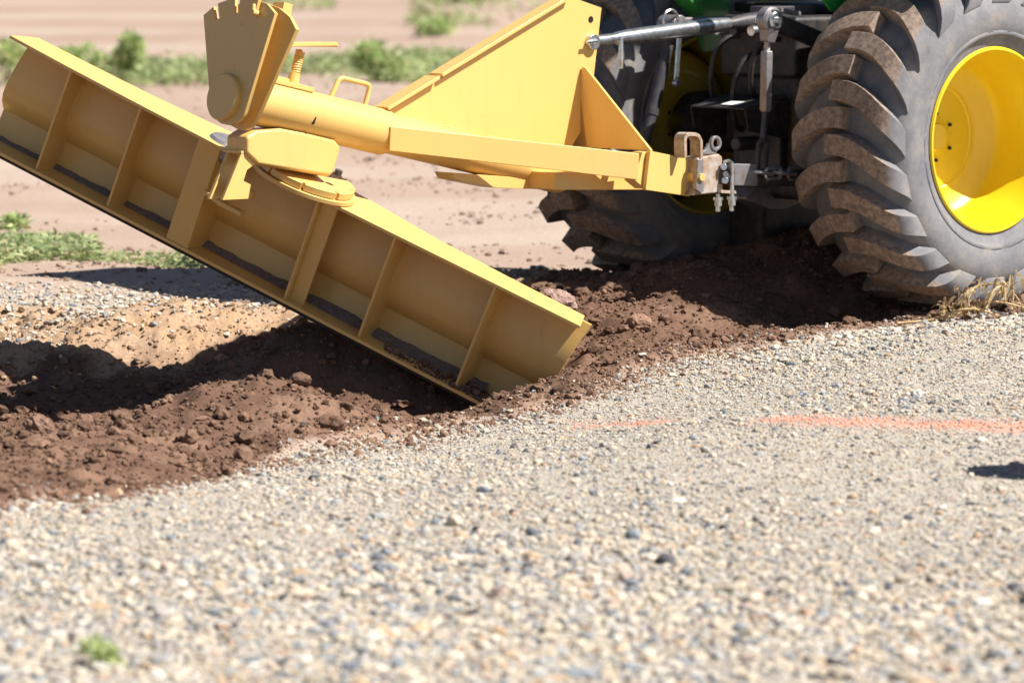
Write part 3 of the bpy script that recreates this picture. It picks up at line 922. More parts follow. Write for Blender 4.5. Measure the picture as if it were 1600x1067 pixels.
# ------------------------------------------------------------------ TRACTOR (pulls the blade; only its rear is in the picture)
WO = on(1561, 220, A0 + TN * 1.00, TN)              # middle of the near wheel's outer face
T0 = WO - TN * 1.00
AXZ = T0.z
TG = V((T0.x, T0.y, 0))
def T(x, y, z): return TG + TF * x - TN * y + Z3 * z
tractor = empty('tractor', TG)
tag(tractor, 'green utility tractor with muddy rear tyres and a yellow wheel centre', 'tractor')

YS = 1.06
MER = [(0, .595), (.08, .594), (.15, .587), (.198, .570), (.228, .545), (.243, .51), (.247, .47), (.241, .432), (.236, .418), (.239, .414), (.238, .404), (.229, .401), (.222, .390), (.205, .355)]
def mer_tab():
    P = [V((y * YS, r, 0)) for y, r in MER]
    s = [0]
    for a, b in zip(P, P[1:]): s.append(s[-1] + (b - a).length)
    return P, s
_mp, _ms = mer_tab()
def mer(s):
    sg = 1
    if s < 0: s, sg = -s, -1
    y = float(np.interp(s, _ms, [p.x for p in _mp])); r = float(np.interp(s, _ms, [p.y for p in _mp]))
    e = 0.02
    y1, y0 = np.interp([s + e, max(s - e, 0)], _ms, [p.x for p in _mp]); r1, r0 = np.interp([s + e, max(s - e, 0)], _ms, [p.y for p in _mp])
    t = V((float(y1 - y0), float(r1 - r0), 0)).normalized()
    n = V((-t.y, t.x, 0))
    return y * sg, r, n.x * sg, n.y
def tyre_mb(lugs=20):
    mb = MB()
    prof = [(-y * YS, r) for y, r in MER[::-1]] + [(y * YS, r) for y, r in MER[1:]]
    inner = [(.205 * YS, .350), (-.205 * YS, .350)]
    # ridges on the sidewall close to the rim
    vs, fs = [], []
    n = 96
    pr = []
    for y, r in prof: pr.append((y, r))
    pr = pr + inner
    for (y, r) in pr:
        for k in range(n):
            a = 2 * math.pi * k / n
            vs.append((r * math.cos(a), y, r * math.sin(a)))
    m = len(pr)
    for i in range(m):
        j = (i + 1) % m
        for k in range(n):
            k2 = (k + 1) % n
            fs.append((i * n + k, j * n + k, j * n + k2, i * n + k2))
    mb.add(vs, fs)
    for sd in (-1, 1):
        for a in (0.418, 0.452):
            pass
    st = [-.035, 0.0, .04, .08, .12, .16, .19, .21, .228, .243, .258, .275]
    rg = random.Random(4)
    for sd in (-1, 1):
        for k in range(lugs):
            phi0 = 2 * math.pi * (k + (0.5 if sd > 0 else 0)) / lugs
            ring = []
            for s in st:
                y, r, ny, nr = mer(s)
                drop = 0.215 * max(0, (s + .0) / .235) ** 2.3
                hh = float(np.interp(s, [-.035, .19, .21, .228, .243, .258, .275], [.067, .066, .063, .054, .040, .022, .005]))
                wt = float(np.interp(s, [-.035, .1, .22, .275], [.035, .036, .040, .048]))
                wb = wt + float(np.interp(s, [-.035, .2, .345], [.012, .013, .006]))
                up_, dn_ = -1, 1
                pts = []
                for (w_, h_) in ((-wb, -.012), (-wt, hh), (wt, hh), (wb, -.012)):
                    yy, rr = (y + ny * h_) * sd, r + nr * h_
                    a = phi0 + drop + w_ / r
                    pts.append((rr * math.cos(a), yy, rr * math.sin(a)))
                ring.append(pts)
            vs = [p for q_ in ring for p in q_]
            fs = []
            for i in range(len(st) - 1):
                for c_ in range(4):
                    d_ = (c_ + 1) % 4
                    fs.append((i * 4 + c_, i * 4 + d_, (i + 1) * 4 + d_, (i + 1) * 4 + c_))
            fs.append((0, 1, 2, 3)); e = (len(st) - 1) * 4; fs.append((e, e + 3, e + 2, e + 1))
            mb.add(vs, fs)
    return mb
def rim_prof():
    return [(.222, .357), (.230, .352), (.231, .345), (.222, .340), (.205, .336), (.165, .331), (.12, .320), (.085, .311), (.02, .307), (-.015, .300), (-.030, .288),
            (-.045, .262), (-.062, .225), (-.066, .207), (-.0655, .20), (-.070, .194), (-.071, .10), (-.068, .06), (-.066, .055), (-.055, .05), (-.055, 0.0)]
def rim_back():
    return [(.150, .344), (.02, .326), (-.10, .330), (-.150, .340), (-.215, .350), (-.232, .358), (-.228, .368)]
def wheel(pos, out, name_lab, rimmat, tyre_mesh=None, squash=1.0):
    w = empty('wheel', pos - TG, tractor)
    w.rotation_euler = (0, 0, HEAD)
    if tyre_mesh is None:
        t = tyre_mb().build('tyre', TYRE, None, bevel=0.006, smooth=32, seg=2)
    else:
        t = bpy.data.objects.new('tyre', tyre_mesh.data); COL.objects.link(t)
        b = t.modifiers.new('bevel', 'BEVEL'); b.width = 0.006; b.segments = 2; b.limit_method = 'ANGLE'; b.angle_limit = math.radians(40); b.harden_normals = True
    t.parent = w
    ax = V((0, out, 0))
    mb = MB(); mb.lathe(rim_prof(), (0, 0, 0), ax, 96); mb.lathe(rim_back(), (0, 0, 0), ax, 96)
    r = mb.build('rim', rimmat, None, smooth=28)
    r.parent = w
    for k in range(6):
        a = 2 * math.pi * k / 6 + math.pi / 2
        mb = MB(); p = V((.090 * math.cos(a), out * -.071, .090 * math.sin(a)))
        mb.hexbolt(p, ax, .0075, .010)
        b = mb.build('wheel_bolt', EDGE, None); b.parent = w
    # lug washers / weld clips around the barrel
    mb = MB(); a = math.radians(172); p = V((.33 * math.cos(a), out * .11, .33 * math.sin(a)))
    mb.tube([p, p - V((math.cos(a), 0, math.sin(a))) * .018 + ax * 0.02], 0.006, 8)
    b = mb.build('valve_stem', ZINC, None); b.parent = w
    return w, t
wr, tyre0 = wheel(T(0, -0.745, AXZ), -1, '', RIMY)
wl, _ = wheel(T(0, 0.79, AXZ), 1, '', RIMD, tyre0)
wl.rotation_euler = (0, 0, HEAD)

def part(name, m, mb, bevel=0.004, seg=2): return mb.build(name, m, tractor, bevel=bevel, seg=seg)
def tbox(x0, x1, y0, y1, z0, z1):
    mb = MB(); mb.box(T((x0 + x1) / 2, (y0 + y1) / 2, (z0 + z1) / 2), TF * (x1 - x0) / 2, TN * (y1 - y0) / 2, Z3 * (z1 - z0) / 2); return mb
# rear housing, axle trumpets
mb = MB(); mb.lathe([(-0.66, 0.0), (-.66, .13), (-.58, .14), (-.56, .10), (-.22, .13), (-.18, .22), (.18, .22), (.22, .13), (.56, .10), (.58, .14), (.66, .13), (.66, 0)], T(0, 0, AXZ), TN, 32)
part('rear_axle', BLACK, mb)
mb = tbox(-.26, 1.9, -.19, .19, .42, .92); part('transmission', BLACK, mb, .03, 3)
mb = tbox(-.30, .12, -.21, .21, .90, 1.14); mb.tube([T(-.16, -.30, 1.02), T(-.16, .30, 1.02)], .055, 20); part('hydraulic_housing', BLACK, mb, .02, 3)
mb = tbox(-.30, -.265, -.13, .13, .52, .82); mb.tube([T(-.26, 0, .64), T(-.42, 0, .64)], .028, 16); part('rear_cover', DARK, mb, .01)
# PTO guard with pale warning label
mb = MB(); g = [T(-.30, -.17, .83), T(-.52, -.15, .79), T(-.52, .15, .79), T(-.30, .17, .83)]
mb.prism(g, Z3 * -.008)
mb.prism([T(-.30, -.17, .82), T(-.52, -.15, .78), T(-.50, -.15, .70), T(-.30, -.17, .66)], TN * .006)
mb.prism([T(-.30, .17, .82), T(-.52, .15, .78), T(-.50, .15, .70), T(-.30, .17, .66)], TN * .006)
gd = part('pto_guard', BLACK, mb, .003)
mb = MB(); q0 = T(-.46, -.05, .8035)
g2 = [T(-.50, -.09, .795), T(-.44, -.09, .806), T(-.44, .0, .806), T(-.50, .0, .795)]
mb.prism([p + Z3 * .003 for p in g2], Z3 * .001); lb = mb.build('warning_label', LABEL, gd)
# hoses and remotes
mb = MB()
for (y0, z0, sag) in ((-.12, 1.05, .22), (-.02, 1.0, .3), (.10, 1.06, .26)):
    mb2 = MB()
    pts = [T(-.30 - .10 * math.sin(math.pi * t), y0 + .1 * t, z0 - sag * t + .04 * math.sin(6 * t)) for t in [i / 12 for i in range(13)]]
    mb2.tube(pts, .011, 10); part('hose', BLACK, mb2, 0)
for i, (y, z) in enumerate(((-.14, 1.12), (-.05, 1.12), (.05, 1.12), (.14, 1.12))):
    mb2 = MB(); mb2.tube([T(-.30, y, z - .03), T(-.37, y, z - .035)], .017, 14); mb2.tube([T(-.365, y, z - .035), T(-.385, y, z - .036)], .021, 14)
    part('hydraulic_coupler', ZINC if i % 2 else DARK, mb2, .001)
# top link
a = on(921, 66, A0, TN); b = on(1196, 30, A0 - TN * 0.02, TN)
dv = b - a
mb = MB()
mb.tube([a + dv * .02, a + dv * .155], .022, 24)
mb.tube([a + dv * .145, a + dv * .17, a + dv * .20, a + dv * .26, a + dv * .66, a + dv * .70, a + dv * .78], [.024, .026, .028, .030, .032, .030, .025], 28)
tl = part('top_link', ZINC, mb, .001)
mb = MB(); mb.tube([a + dv * .77, a + dv * .86, a + dv * .99], [.018, .030, .034], 20); part('top_link_end', DARK, mb, .001)
mb = MB(); mb.tube([a - TN * .03, a + TN * .03], .03, 20); part('ball_end', ZINC, mb, .003)
mb = MB(); p_ = a + dv * .155 + TN * .02; mb.tube([p_, p_ - Z3 * .07, p_ - Z3 * .115], [.008, .013, .009], 10); part('lock_handle', ZINC, mb, .001)
mb = MB(); mb.box(b + TF * .10, TF * .14, TN * .05, Z3 * .05); part('top_link_bracket', DARK, mb, .006)
mb = MB(); p_ = on(1215, 16, A0 + TN * .28, TN); q_ = on(1246, 22, A0 + TN * .28, TN); mb.box((p_ + q_) / 2, (q_ - p_) / 2, TN * .02, Z3 * .008); part('lift_arm_pin', GREY, mb, .002)
# near lift rod: eye, turnbuckle, fork
pl = A0 + TN * 0.30
e = on(1202, 32, pl, TN); f_ = on(1199, 66, pl, TN); g_ = on(1198, 80, pl, TN); h_ = on(1196, 175, pl, TN); i_ = on(1192, 215, pl, TN); j_ = on(1190, 268, pl, TN)
lr = empty('lift_rod', e - TG, tractor)
def sub(name, m, mb, bevel=.002): return mb.build(name, m, lr, bevel=bevel)
mb = MB(); mb.lathe([(-.028, .018), (-.028, .044), (-.018, .052), (.018, .052), (.028, .044), (.028, .018)], e, TN, 28, closed=True)
mb.tube([e - Z3 * .035, f_], [.040, .028], 20); sub('eye', GREY, mb, 0)
mb = MB(); mb.lathe([(.030, .012), (.030, .034), (.040, .036), (.046, .030), (.046, .012)], e, TN, 28, closed=True); mb.tube([e - TN * .04, e + TN * .055], .013, 16); sub('pin', ZINC, mb, 0)
mb = MB(); mb.tube([f_, g_ + (h_ - g_) * .08], .0125, 16); sub('threaded_rod', RUST, mb, 0)
mb = MB(); mb.tube([h_, i_ + (j_ - i_) * .1], .012, 16); sub('threaded_rod', DARK, mb, 0)
mb = MB(); rr = (h_ - g_); mb.tube([g_, g_ + rr * .04, g_ + rr * .96, h_], [.024, .026, .026, .022], 6); mb.tube([g_ + rr * .72, g_ + rr * .72 + TN * .035], .007, 10); sub('turnbuckle', GREY, mb, .003)
mb = MB()
for k in (-1, 1):
    mb.tube([i_, i_ + (j_ - i_) * .18 + TF * k * .022, j_ + TF * k * .022], .0095, 12)
sub('fork', DARK, mb, 0)
mb = MB(); mb.box(e * .5 + T(-.16, -.30, 1.02) * .5 + V((0, 0, 0)), (T(-.16, -.30, 1.02) - e) * .55, TN * .02, Z3 * .035); part('lift_arm', BLACK, mb, .008)
# far lift rod and stabiliser bar
pl2 = A0 - TN * 0.36
a_, b_ = on(1052, 40, pl2, TN), on(1004, 235, pl2, TN)
mb = MB(); dd = b_ - a_
mb.tube([a_, a_ + dd * .34], .022, 14); mb.tube([a_ + dd * .3, a_ + dd * .72], .027, 14); mb.tube([a_ + dd * .7, b_], .024, 14); part('lift_rod', DARK, mb, .001)
mb = MB(); c_ = on(1050, 40, pl2, TN); mb.tube([c_ - TN * .05, c_ + TN * .05], .042, 20); mb.box(c_ + TF * .16, TF * .16, TN * .02, Z3 * .03); part('lift_arm', GREY, mb, .006)
mb = MB(); t0_, t1_ = on(1062, 48, pl2 + TN * .06, TN), on(1056, 130, pl2 + TN * .06, TN); mb.box((t0_ + t1_) / 2, (t1_ - t0_) / 2, TF * .010, TN * .005); mb.tube([t1_ - TN * .01, t1_ + TN * .015], .014, 12); part('hanging_strap', ZINC, mb, .002)
mb = MB()
for k in range(24):
    a1, a2 = 2 * math.pi * k / 24, 2 * math.pi * (k + 1) / 24
cc_ = on(1048, 32, pl2 + TN * .05, TN)
mb.tube([cc_ + TF * .04 * math.cos(2 * math.pi * k / 20) + Z3 * .04 * math.sin(2 * math.pi * k / 20) for k in range(15)], .006, 8); part('clip_ring', ZINC, mb, 0)
# lower links, near and far, hitch hook block with its latch and u-bolt
def P(px, py, off): return on(px, py, A0 + TN * off, TN)
for sgn in (1, -1):
    a_ = P(1122, 277, .40); 
    if sgn < 0: a_ = mirror(a_)
    b_ = T(.05, -0.26 * sgn, .50)
    mb = MB(); mb.tube([a_, (a_ + b_) / 2, b_], [.03, .036, .034], 8); part('lower_link', DARK if sgn > 0 else BLACK, mb, .004)
hk = empty('hitch_hook', P(1115, 278, .38) - TG, tractor)
def sub(name, m, mb, bevel=.002): return mb.build(name, m, hk, bevel=bevel)
mb = MB(); mb.prism([P(x, y, .405) for x, y in ((1089, 252), (1090, 247), (1124, 241), (1129, 245), (1130, 299), (1118, 302), (1082, 306), (1090, 292))], TN * -.085); sub('hook_block', RUST, mb, .006)
mb = MB(); mb.prism([P(x, y, .415) for x, y in ((1091, 250), (1099, 248), (1100, 299), (1094, 301), (1088, 296))], TN * -.02); sub('wear_plate', GREY, mb, .002)
lp = [P(x, y, .38) for x, y in ((1063.5, 246), (1063, 218), (1065, 212), (1069, 210), (1079, 210), (1084, 212), (1088, 220), (1088.5, 249))]
mb = MB()
for p_, q_ in zip(lp, lp[1:]):
    d_ = (q_ - p_); mb.box((p_ + q_) / 2, d_ * .53, TN * .028, d_.normalized().cross(TN) * .007)
sub('guide_loop', RUST, mb, .002)
mb = MB(); mb.prism([P(x, y, .40) for x, y in ((1091, 219), (1095, 217), (1100, 242), (1094, 244))], TN * -.03); sub('latch_plate', GREY, mb, .002)
ec = P(1117.5, 224, .39)
mb = MB(); mb.lathe([(-.008, .017), (-.008, .028), (.008, .028), (.008, .017)], ec, TN, 28, closed=True)
mb.prism([P(x, y, .392) for x, y in ((1099, 237), (1104, 233), (1108, 224), (1115, 233), (1124, 233), (1121, 237), (1119, 241), (1100, 241))], TN * -.014); sub('latch_eye', GREY, mb, .002)
ub = [P(x, y, .425) for x, y in ((1121, 320), (1125, 275), (1132, 254), (1138, 252), (1143, 255), (1144, 262), (1143.5, 322))]
mb = MB(); mb.tube(ub[2:], .0085, 10); mb.tube([P(1122, 303, .405), P(1122.5, 326, .405)], .008, 10); sub('u_bolt', ZINC, mb, 0)
for (x, y, o_) in ((1122, 308, .405), (1143.5, 307, .425)):
    mb = MB(); p_ = P(x, y, o_); mb.tube([p_, p_ - Z3 * .012], .019, 16); mb.tube([p_ - Z3 * .0125, p_ - Z3 * .034], .0155, 6); mb.tube([p_ - Z3 * .034, p_ - Z3 * .055], .009, 10); sub('nut', ZINC, mb, 0)
for (x, y) in ((1131, 261), (1133, 282)):
    mb = MB(); mb.tube([P(x, y, .40), P(x, y, .43)], .013, 12); sub('bolt', ZINC, mb, .001)
mb = MB(); mb.prism([P(x, y, .425) for x, y in ((1127, 298), (1150, 298), (1151, 303), (1127, 302))], TN * -.05); sub('retaining_plate', RUST, mb, .001)
mb = MB(); mb.prism([P(x, y, .42) for x, y in ((1143, 256), (1183, 257), (1184, 291), (1144, 290))], TN * -.022); part('sway_bracket', GREY, mb, .003)
# chain stabiliser
cp_ = [P(1183, 269, .43), P(1200, 272, .43), P(1217, 270, .42), P(1236, 272, .40), P(1256, 269, .38)]
for k, (p_, q_) in enumerate(zip(cp_, cp_[1:])):
    d_ = (q_ - p_); l_ = d_.length * .72; x_ = d_.normalized(); y_ = (Z3 if k % 2 else TN); m0 = (p_ + q_) / 2
    pts = []
    for t in range(25):
        a = 2 * math.pi * t / 24
        pts.append(m0 + x_ * (math.copysign(l_ - .02, math.cos(a)) * (abs(math.cos(a)) > .02) + .02 * math.cos(a)) + y_ * .021 * math.sin(a))
    mb = MB(); mb.tube(pts, .0075, 10); part('chain_link', ZINC if k < 2 else GREY, mb, 0)
# drawbar and its hanger
mb = MB(); mb.prism([P(x, y, .04) for x, y in ((1166, 309), (1180, 294), (1246, 296), (1250, 318), (1228, 327), (1205, 328), (1180, 318), (1167, 313))], TN * -.10); part('drawbar_hanger', GREY, mb, .004)
mb = tbox(.0, .95, .26, .46, .16, .52); part('dark_gap_block', BLACK, mb, .03, 3)  # made-up dark box, added to darken the bright gap between the rear wheels
# fenders: curved shell over the wheel, inner panel reaching down to a point
def fender(sgn):
    mb = MB()
    r0 = .76
    ys = (.50 * sgn, 1.02 * sgn)
    n = 18
    a0, a1 = math.radians(25), math.radians(118)
    outer = [(r0 * math.cos(a0 + (a1 - a0) * i / n), AXZ + r0 * math.sin(a0 + (a1 - a0) * i / n)) for i in range(n + 1)]
    inner = [(x * .98, AXZ + (z - AXZ) * .98) for x, z in outer]
    loop = outer + inner[::-1]
    mb.prism([T(x, ys[0], z) for x, z in loop], -TN * (ys[1] - ys[0]))
    o = part('fender', GREEN, mb, .004)
    return o
fr, fl_ = fender(-1), fender(1)
mb = MB(); pf = [on(x, y, A0 - TN * .47, TN) for x, y in ((1048, -60), (1056, 0), (1074, 22), (1096, 82), (1121, 80), (1128, 60), (1150, -60))]
mb.prism(pf, TN * .012); mb.build('fender_panel', GREEN, fl_, bevel=.003)
mb = MB(); pf = [on(x, y, A0 - TN * .455, TN) for x, y in ((1046, -60), (1053, 0), (1071, 22), (1075, 22), (1066, -60))]
mb.prism(pf, TN * .09); mb.build('fender_return', GREEN, fl_, bevel=.003)
mb = MB(); pf = [on(x, y, A0 + TN * .47, TN) for x, y in ((1272, -60), (1286, 0), (1299, 18), (1312, 18), (1350, -60))]
mb.prism(pf, -TN * .012); mb.build('fender_panel', GREEN, fr, bevel=.003)
# driver platform, seat, added shadow canopy on four posts, hood, front axle and front wheels (above and right of the picture)
mb = tbox(.05, 1.05, -.48, .48, 1.14, 1.18); part('platform', BLACK, mb, .01)
mb = tbox(.10, .55, -.24, .24, 1.28, 1.38); mb.box(T(.06, 0, 1.62), TF * .06 + Z3 * .0, TN * .24, Z3 * .26); mb.box(T(.3, 0, 1.23), TF * .1, TN * .1, Z3 * .05); part('seat', BLACK, mb, .03, 3)
mb = MB(); mb.tube([T(1.25, 0, 1.25), T(.98, 0, 1.62)], .022, 12)
mb.tube([T(.98, 0, 1.62) + TN * .19 * math.cos(2 * math.pi * k / 28) + (TF * .45 + Z3 * .6).normalized().cross(TN) * .19 * math.sin(2 * math.pi * k / 28) * 0 + (TF * .8 + Z3 * .6) * .19 * math.sin(2 * math.pi * k / 28) for k in range(29)], .014, 8); part('steering_wheel', BLACK, mb, 0)
for (x, y) in ((-.22, -.62), (-.22, .62), (1.15, -.58), (1.15, .58)):
    mb = MB(); mb.tube([T(x, y, 1.1), T(x * .95, y, 2.83)], .038, 10); part('shadow_canopy_post', BLACK, mb, 0)
mb = tbox(-.72, 1.42, -.76, .76, 2.82, 2.93); part('shadow_canopy_roof', GREEN, mb, .04, 3)  # unseen roof, height and rear overhang chosen for the shadow it throws behind the blade
mb = MB(); hs = [(1.25, 1.0), (1.25, 1.58), (1.6, 1.60), (2.5, 1.50), (2.78, 1.40), (2.86, 1.2), (2.84, .95)]
mb.prism([T(x, -.30, z) for x, z in hs], -TN * .60); part('hood', GREEN, mb, .05, 4)
mb = tbox(1.2, 2.75, -.22, .22, .55, 1.0); part('engine', BLACK, mb, .02)
mb = MB(); mb.tube([T(2.15, -.70, .48), T(2.15, .70, .48)], .07, 16); part('front_axle', BLACK, mb, 0)
for sgn in (-1, 1):
    w = empty('front_wheel', T(2.15, .78 * sgn, .45) - TG, tractor); w.rotation_euler = (0, 0, HEAD)
    t = bpy.data.objects.new('tyre', tyre0.data); COL.objects.link(t); t.parent = w; t.scale = (.69, .62, .69)
    mb = MB(); mb.lathe([(a * .6, r * .69) for a, r in rim_prof()], (0, 0, 0), (0, sgn, 0), 64); r = mb.build('rim', RIMY, None, smooth=28); r.parent = w

# ------------------------------------------------------------------ VEGETATION
LEAF_M = attr_mat('weed_leaf', rough=0.6, noise_scale=40, lo=0.85, hi=1.15)
tl_ = N(LEAF_M, 'ShaderNodeBsdfTranslucent'); mx_ = N(LEAF_M, 'ShaderNodeMixShader'); mx_.inputs[0].default_value = 0.4
L(LEAF_M, pb(LEAF_M).inputs['Base Color'].links[0].from_socket, tl_.inputs[0])
L(LEAF_M, pb(LEAF_M).outputs[0], mx_.inputs[1]); L(LEAF_M, tl_.outputs[0], mx_.inputs[2])
L(LEAF_M, mx_.outputs[0], [n for n in LEAF_M.node_tree.nodes if n.type == 'OUTPUT_MATERIAL'][0].inputs[0])
def leaf_set(centres, direc, length, width, cols, name, curl=0.35, nseg=3):
    """many small tapering leaves: centres (n,3), directions (n,3)"""
    n = len(centres)
    d = direc / np.linalg.norm(direc, axis=1, keepdims=True)
    side = np.cross(d, RNG.normal(size=(n, 3))); side /= np.linalg.norm(side, axis=1, keepdims=True) + 1e-9
    vs = []
    prof = np.array([0.55, 1.0, 0.75, 0.06]) if nseg == 3 else np.linspace(1, .1, nseg + 1)
    for i in range(nseg + 1):
        t = i / nseg
        c0 = centres + d * (length[:, None] * t) - np.array((0, 0, 1)) * (curl * length[:, None] * t * t)
        w_ = (width * prof[i])[:, None]
        vs += [c0 - side * w_ / 2, c0 + side * w_ / 2]
    v = np.stack(vs, 1).reshape(-1, 3)
    k = (nseg + 1) * 2
    f = np.concatenate([np.stack([np.arange(n) * k + 2 * i, np.arange(n) * k + 2 * i + 1, np.arange(n) * k + 2 * i + 3, np.arange(n) * k + 2 * i + 2], 1) for i in range(nseg)])
    return np_mesh(name, v, f, np.repeat(cols, k, axis=0), LEAF_M, quads=True, smooth_=True)
GREENS = np.array([(0.21, 0.26, 0.11), (0.27, 0.33, 0.14), (0.15, 0.20, 0.085), (0.33, 0.35, 0.20), (0.36, 0.29, 0.17)])
def green_cols(n, p=(.3, .3, .2, .15, .05), gain=2.0):
    return (GREENS[RNG.choice(5, n, p=p)] * RNG.uniform(.8, 1.15, (n, 1)) * gain).clip(0, .8)
def bush(px0, px1, pyt, pyb, label, n=1500, name='weed_bush', leaf=.045, p=(.3, .3, .2, .15, .05), ydepth=None):
    Y = ydepth or FPX * CAMH / (pyb + 147)
    sc = FPX / Y
    c_ = at((px0 + px1) / 2, pyb, Y)
    gz = float(height(np.array([c_.x]), np.array([c_.y]))[0])
    h = (pyb - pyt) / sc; w = (px1 - px0) / sc / 2
    lobes = 7
    lx = RNG.uniform(-.75, .75, lobes) * w; ly = RNG.uniform(-.6, .6, lobes) * w; lz = RNG.uniform(.35, .8, lobes) * h; lr = RNG.uniform(.22, .42, lobes) * max(w, h * .55)
    k = RNG.integers(0, lobes, n)
    dv = RNG.normal(size=(n, 3)); dv /= np.linalg.norm(dv, axis=1, keepdims=True); dv *= RNG.uniform(.35, 1, (n, 1)) ** .5
    P_ = np.stack([lx[k] + dv[:, 0] * lr[k], ly[k] + dv[:, 1] * lr[k], np.clip(lz[k] + dv[:, 2] * lr[k] * 1.1, .01, h)], 1)
    root = empty(name, (c_.x, c_.y, gz))
    tag(root, label, 'weed')
    lf = leaf_set(P_, dv + np.array((0, 0, .6)), RNG.uniform(.6, 1.3, n) * leaf * 1.6, RNG.uniform(.6, 1.2, n) * leaf * .6, green_cols(n, p), 'foliage')
    lf.parent = root
    mb = MB()
    for i in range(lobes):
        mb.tube([V((lx[i] * .15, ly[i] * .15, -.02)), V((lx[i] * .6, ly[i] * .6, lz[i] * .5)), V((lx[i], ly[i], lz[i]))], [.008, .006, .003], 6)
    st = mb.build('stem', mat('weed_stem', (.22, .24, .09), .7), None); st.parent = root
    return root
bush(146, 226, 44, 126, 'tall bushy green weed behind the raised left end of the blade', 1600)
bush(56, 148, 62, 122, 'bright green rounded weed left of the tallest weed, close to the blade end', 1500, p=(.3, .45, .1, .15, 0))
bush(532, 650, 66, 122, 'bushy green weed seen between the tilt lever and the mast plate', 1900)
bush(-30, 40, 60, 128, 'pale weed cut by the left edge behind the blade corner', 900, p=(.2, .3, .1, .3, .1))
bush(690, 765, -14, 14, 'small bright green weed at the top edge above the mast plate', 1200, leaf=.09, p=(.25, .5, .1, .15, 0))
bush(655, 715, 40, 62, 'low pale weed tuft in the field left of the mast plate', 500, leaf=.06)
bush(395, 460, -20, 8, 'pale weed at the top edge behind the tilt plates', 500, leaf=.08, p=(.1, .3, .1, .3, .2))
bush(-12, 44, 335, 352, 'small low sprout at the left edge beneath the blade', 220, name='weed_sprout', leaf=.03)
def ground_cover(regions, name, label, gain=1.4):
    C_, D_, Ln, Wd, Cl = [], [], [], [], []
    for (px0, px1, py0, py1, n, h, p) in regions:
        px = RNG.uniform(px0, px1, n); py = RNG.uniform(py0, py1, n)
        t = np.array([list(on(a, b, V((0, 0, .02)), Z3)) for a, b in zip(px, py)])
        keep = fbm(t[:, 0] * 1.2, t[:, 1] * .8, 1.1 if h < .12 else .45, 3, 201) > RNG.uniform(-.25, .6, n)
        t = t[keep]; m = len(t)
        t[:, 2] = height(t[:, 0], t[:, 1]) - .005
        t[:, 2] += RNG.uniform(0, .75, m) * h
        C_.append(t); D_.append(RNG.normal(size=(m, 3)) * np.array((1, 1, .35)) + np.array((0, 0, .75)))
        Ln.append(RNG.uniform(.3, 1, m) * h * .8); Wd.append(RNG.uniform(.5, 1.1, m) * h * .22)
        Cl.append(green_cols(m, p, gain))
    o = leaf_set(np.concatenate(C_), np.concatenate(D_), np.concatenate(Ln), np.concatenate(Wd), np.concatenate(Cl), name)
    tag(o, label, None, None, 'stuff')
PP = (.28, .32, .15, .2, .05)
ground_cover([(190, 420, 92, 130, 6000, .16, PP), (440, 740, 84, 124, 8000, .16, PP), (640, 900, 14, 56, 5000, .2, (.1, .3, .1, .4, .1)), (-40, 230, 85, 132, 3500, .15, PP), (380, 520, -10, 30, 1500, .2, (.1, .3, .1, .4, .1)), (640, 800, -20, 12, 2500, .25, PP)], 'grass', 'blurred strip of low green weeds across the field')
ground_cover([(-30, 150, 375, 440, 8000, .085, (.2, .35, .1, .25, .1)), (90, 330, 398, 436, 3200, .06, (.3, .25, .2, .1, .15)), (-30, 260, 424, 446, 1600, .06, (.05, .15, .05, .3, .45)), (90, 140, 362, 384, 160, .05, PP)], 'grass', 'low weeds along the far bank below the raised blade')
# dry pulled weed lying on the edge of the gravel in front of the near tyre
dw = empty('dry_weed', at(1530, 490, 15.15))
tag(dw, 'dry straw-coloured uprooted weed on the gravel in front of the rear tyre', 'dry weed')
DRY = mat('dry_stem', (.50, .36, .17), .8)
n_ = noise(DRY, 30, 4, .6); r_ = ramp(DRY, n_.outputs[0], [(.35, (.33, .22, .10)), (.65, (.62, .47, .24))]); L(DRY, r_.outputs[0], pb(DRY).inputs['Base Color'])
rg = random.Random(12)
base = at(1500, 500, 15.12)
def gzat(p): return float(height(np.array([p.x]), np.array([p.y]))[0])
lpos, ldir = [], []
stems = [((1402, 505), (1460, 499), (1500, 484), (1540, 486), (1580, 502), (1625, 508)), ((1460, 502), (1500, 490), (1545, 472), (1590, 478), (1640, 498)), ((1500, 492), (1525, 505), (1560, 520), (1600, 517), (1640, 512)),
         ((1515, 486), (1513, 465), (1525, 449), (1545, 444), (1562, 446), (1568, 460)), ((1540, 482), (1552, 455), (1568, 448), (1571, 470)), ((1470, 500), (1476, 482), (1482, 478), (1487, 488)),
         ((1580, 485), (1583, 460), (1581, 430)), ((1440, 508), (1490, 503), (1530, 508), (1590, 495), (1630, 480)), ((1505, 488), (1501, 470), (1512, 456)), ((1600, 486), (1620, 476), (1650, 490))]
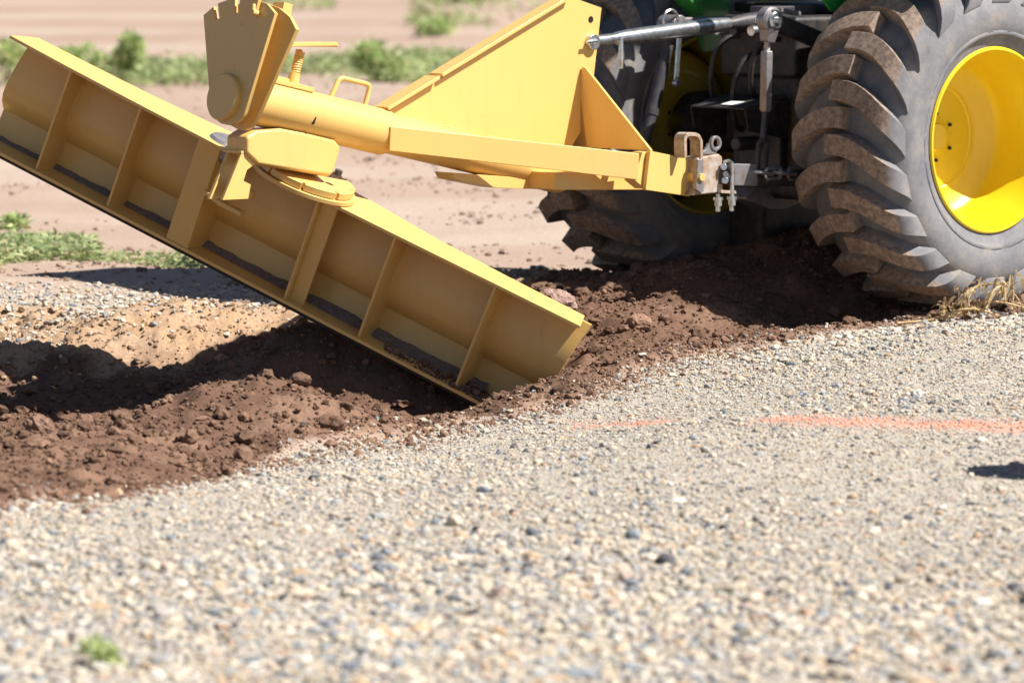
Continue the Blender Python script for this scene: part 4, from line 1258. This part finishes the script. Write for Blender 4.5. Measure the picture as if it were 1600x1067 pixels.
for k, st in enumerate(stems):
    mb = MB()
    yd = 15.10 + .05 * (k % 4)
    pts = [at(x, y, yd + .02 * math.sin(i * 2 + k)) for i, (x, y) in enumerate(st)]
    fine = []
    for i in range(len(pts) - 1):
        p0, p1, p2, p3 = pts[max(i - 1, 0)], pts[i], pts[i + 1], pts[min(i + 2, len(pts) - 1)]
        for j in range(6):
            t = j / 6
            fine.append(0.5 * ((2 * p1) + (p2 - p0) * t + (2 * p0 - 5 * p1 + 4 * p2 - p3) * t * t + (3 * p1 - p0 - 3 * p2 + p3) * t ** 3))
    fine.append(pts[-1])
    mb.tube(fine, [.0048 * (1 - .6 * i / len(fine)) + .001 for i in range(len(fine))], 6)
    mb.build('stem', DRY, dw)
    for i in range(34 if k in (3, 4, 5, 8) else 16):
        p_ = rg.choice(fine)
        lpos.append(list(p_ - dw.location + V((rg.gauss(0, .018), rg.gauss(0, .02), abs(rg.gauss(0, .014)))))); ldir.append([rg.gauss(0, 1), rg.gauss(0, 1), rg.gauss(0, .8)])
lpos, ldir = np.array(lpos), np.array(ldir)
m = len(lpos)
dl = leaf_set(lpos, ldir, RNG.uniform(.012, .04, m), RNG.uniform(.006, .016, m), np.array((.46, .34, .19)) * RNG.uniform(.6, 1.3, (m, 1)), 'dry_leaves', curl=.8)
dl.parent = dw
# green sprout in the stones at the bottom
sp_ = bush(128, 196, 1008, 1052, 'small green sprout among the foreground stones near the bottom left corner', 130, name='weed_sprout', leaf=.016, p=(.3, .5, .1, .1, 0), ydepth=8.28)
big_clod(at(60, 668, 12.35) + V((0, 0, .0)), .045, 'rounded brown soil clod on the trench edge at the far left', 8, col=(.22, .13, .09))
big_clod(at(148, 742, 11.7) + V((0, 0, .005)), .050, 'low flat brown soil clod on the near slope at the left', 9, squash=.55, col=(.22, .13, .09))
big_clod(at(1000, 505, 14.9), .045, 'brown soil clod on the mound right of the blade tip', 14, col=(.25, .15, .10))
# unseen barrel, added right of the frame to throw the short shadow on the gravel
br = empty('shadow_barrel', V((1.97, 11.02, 0)))
tag(br, 'orange barrel added unseen beyond the right edge to cast a shadow on the gravel', 'barrel')
mb = MB(); mb.lathe([(0, 0), (0, .19), (.30, .18), (.31, .195), (.34, .195), (.35, .175), (.70, .16), (.72, .12), (.73, 0)], V((1.97, 11.02, 0.0)), Z3, 40); mb.build('body', WOOD, br, smooth=30)
mb = MB(); mb.lathe([(0, .1), (0, .22), (.04, .22), (.05, .17)], V((1.97, 11.02, 0.0)), Z3, 40); mb.build('base', EDGE, br)
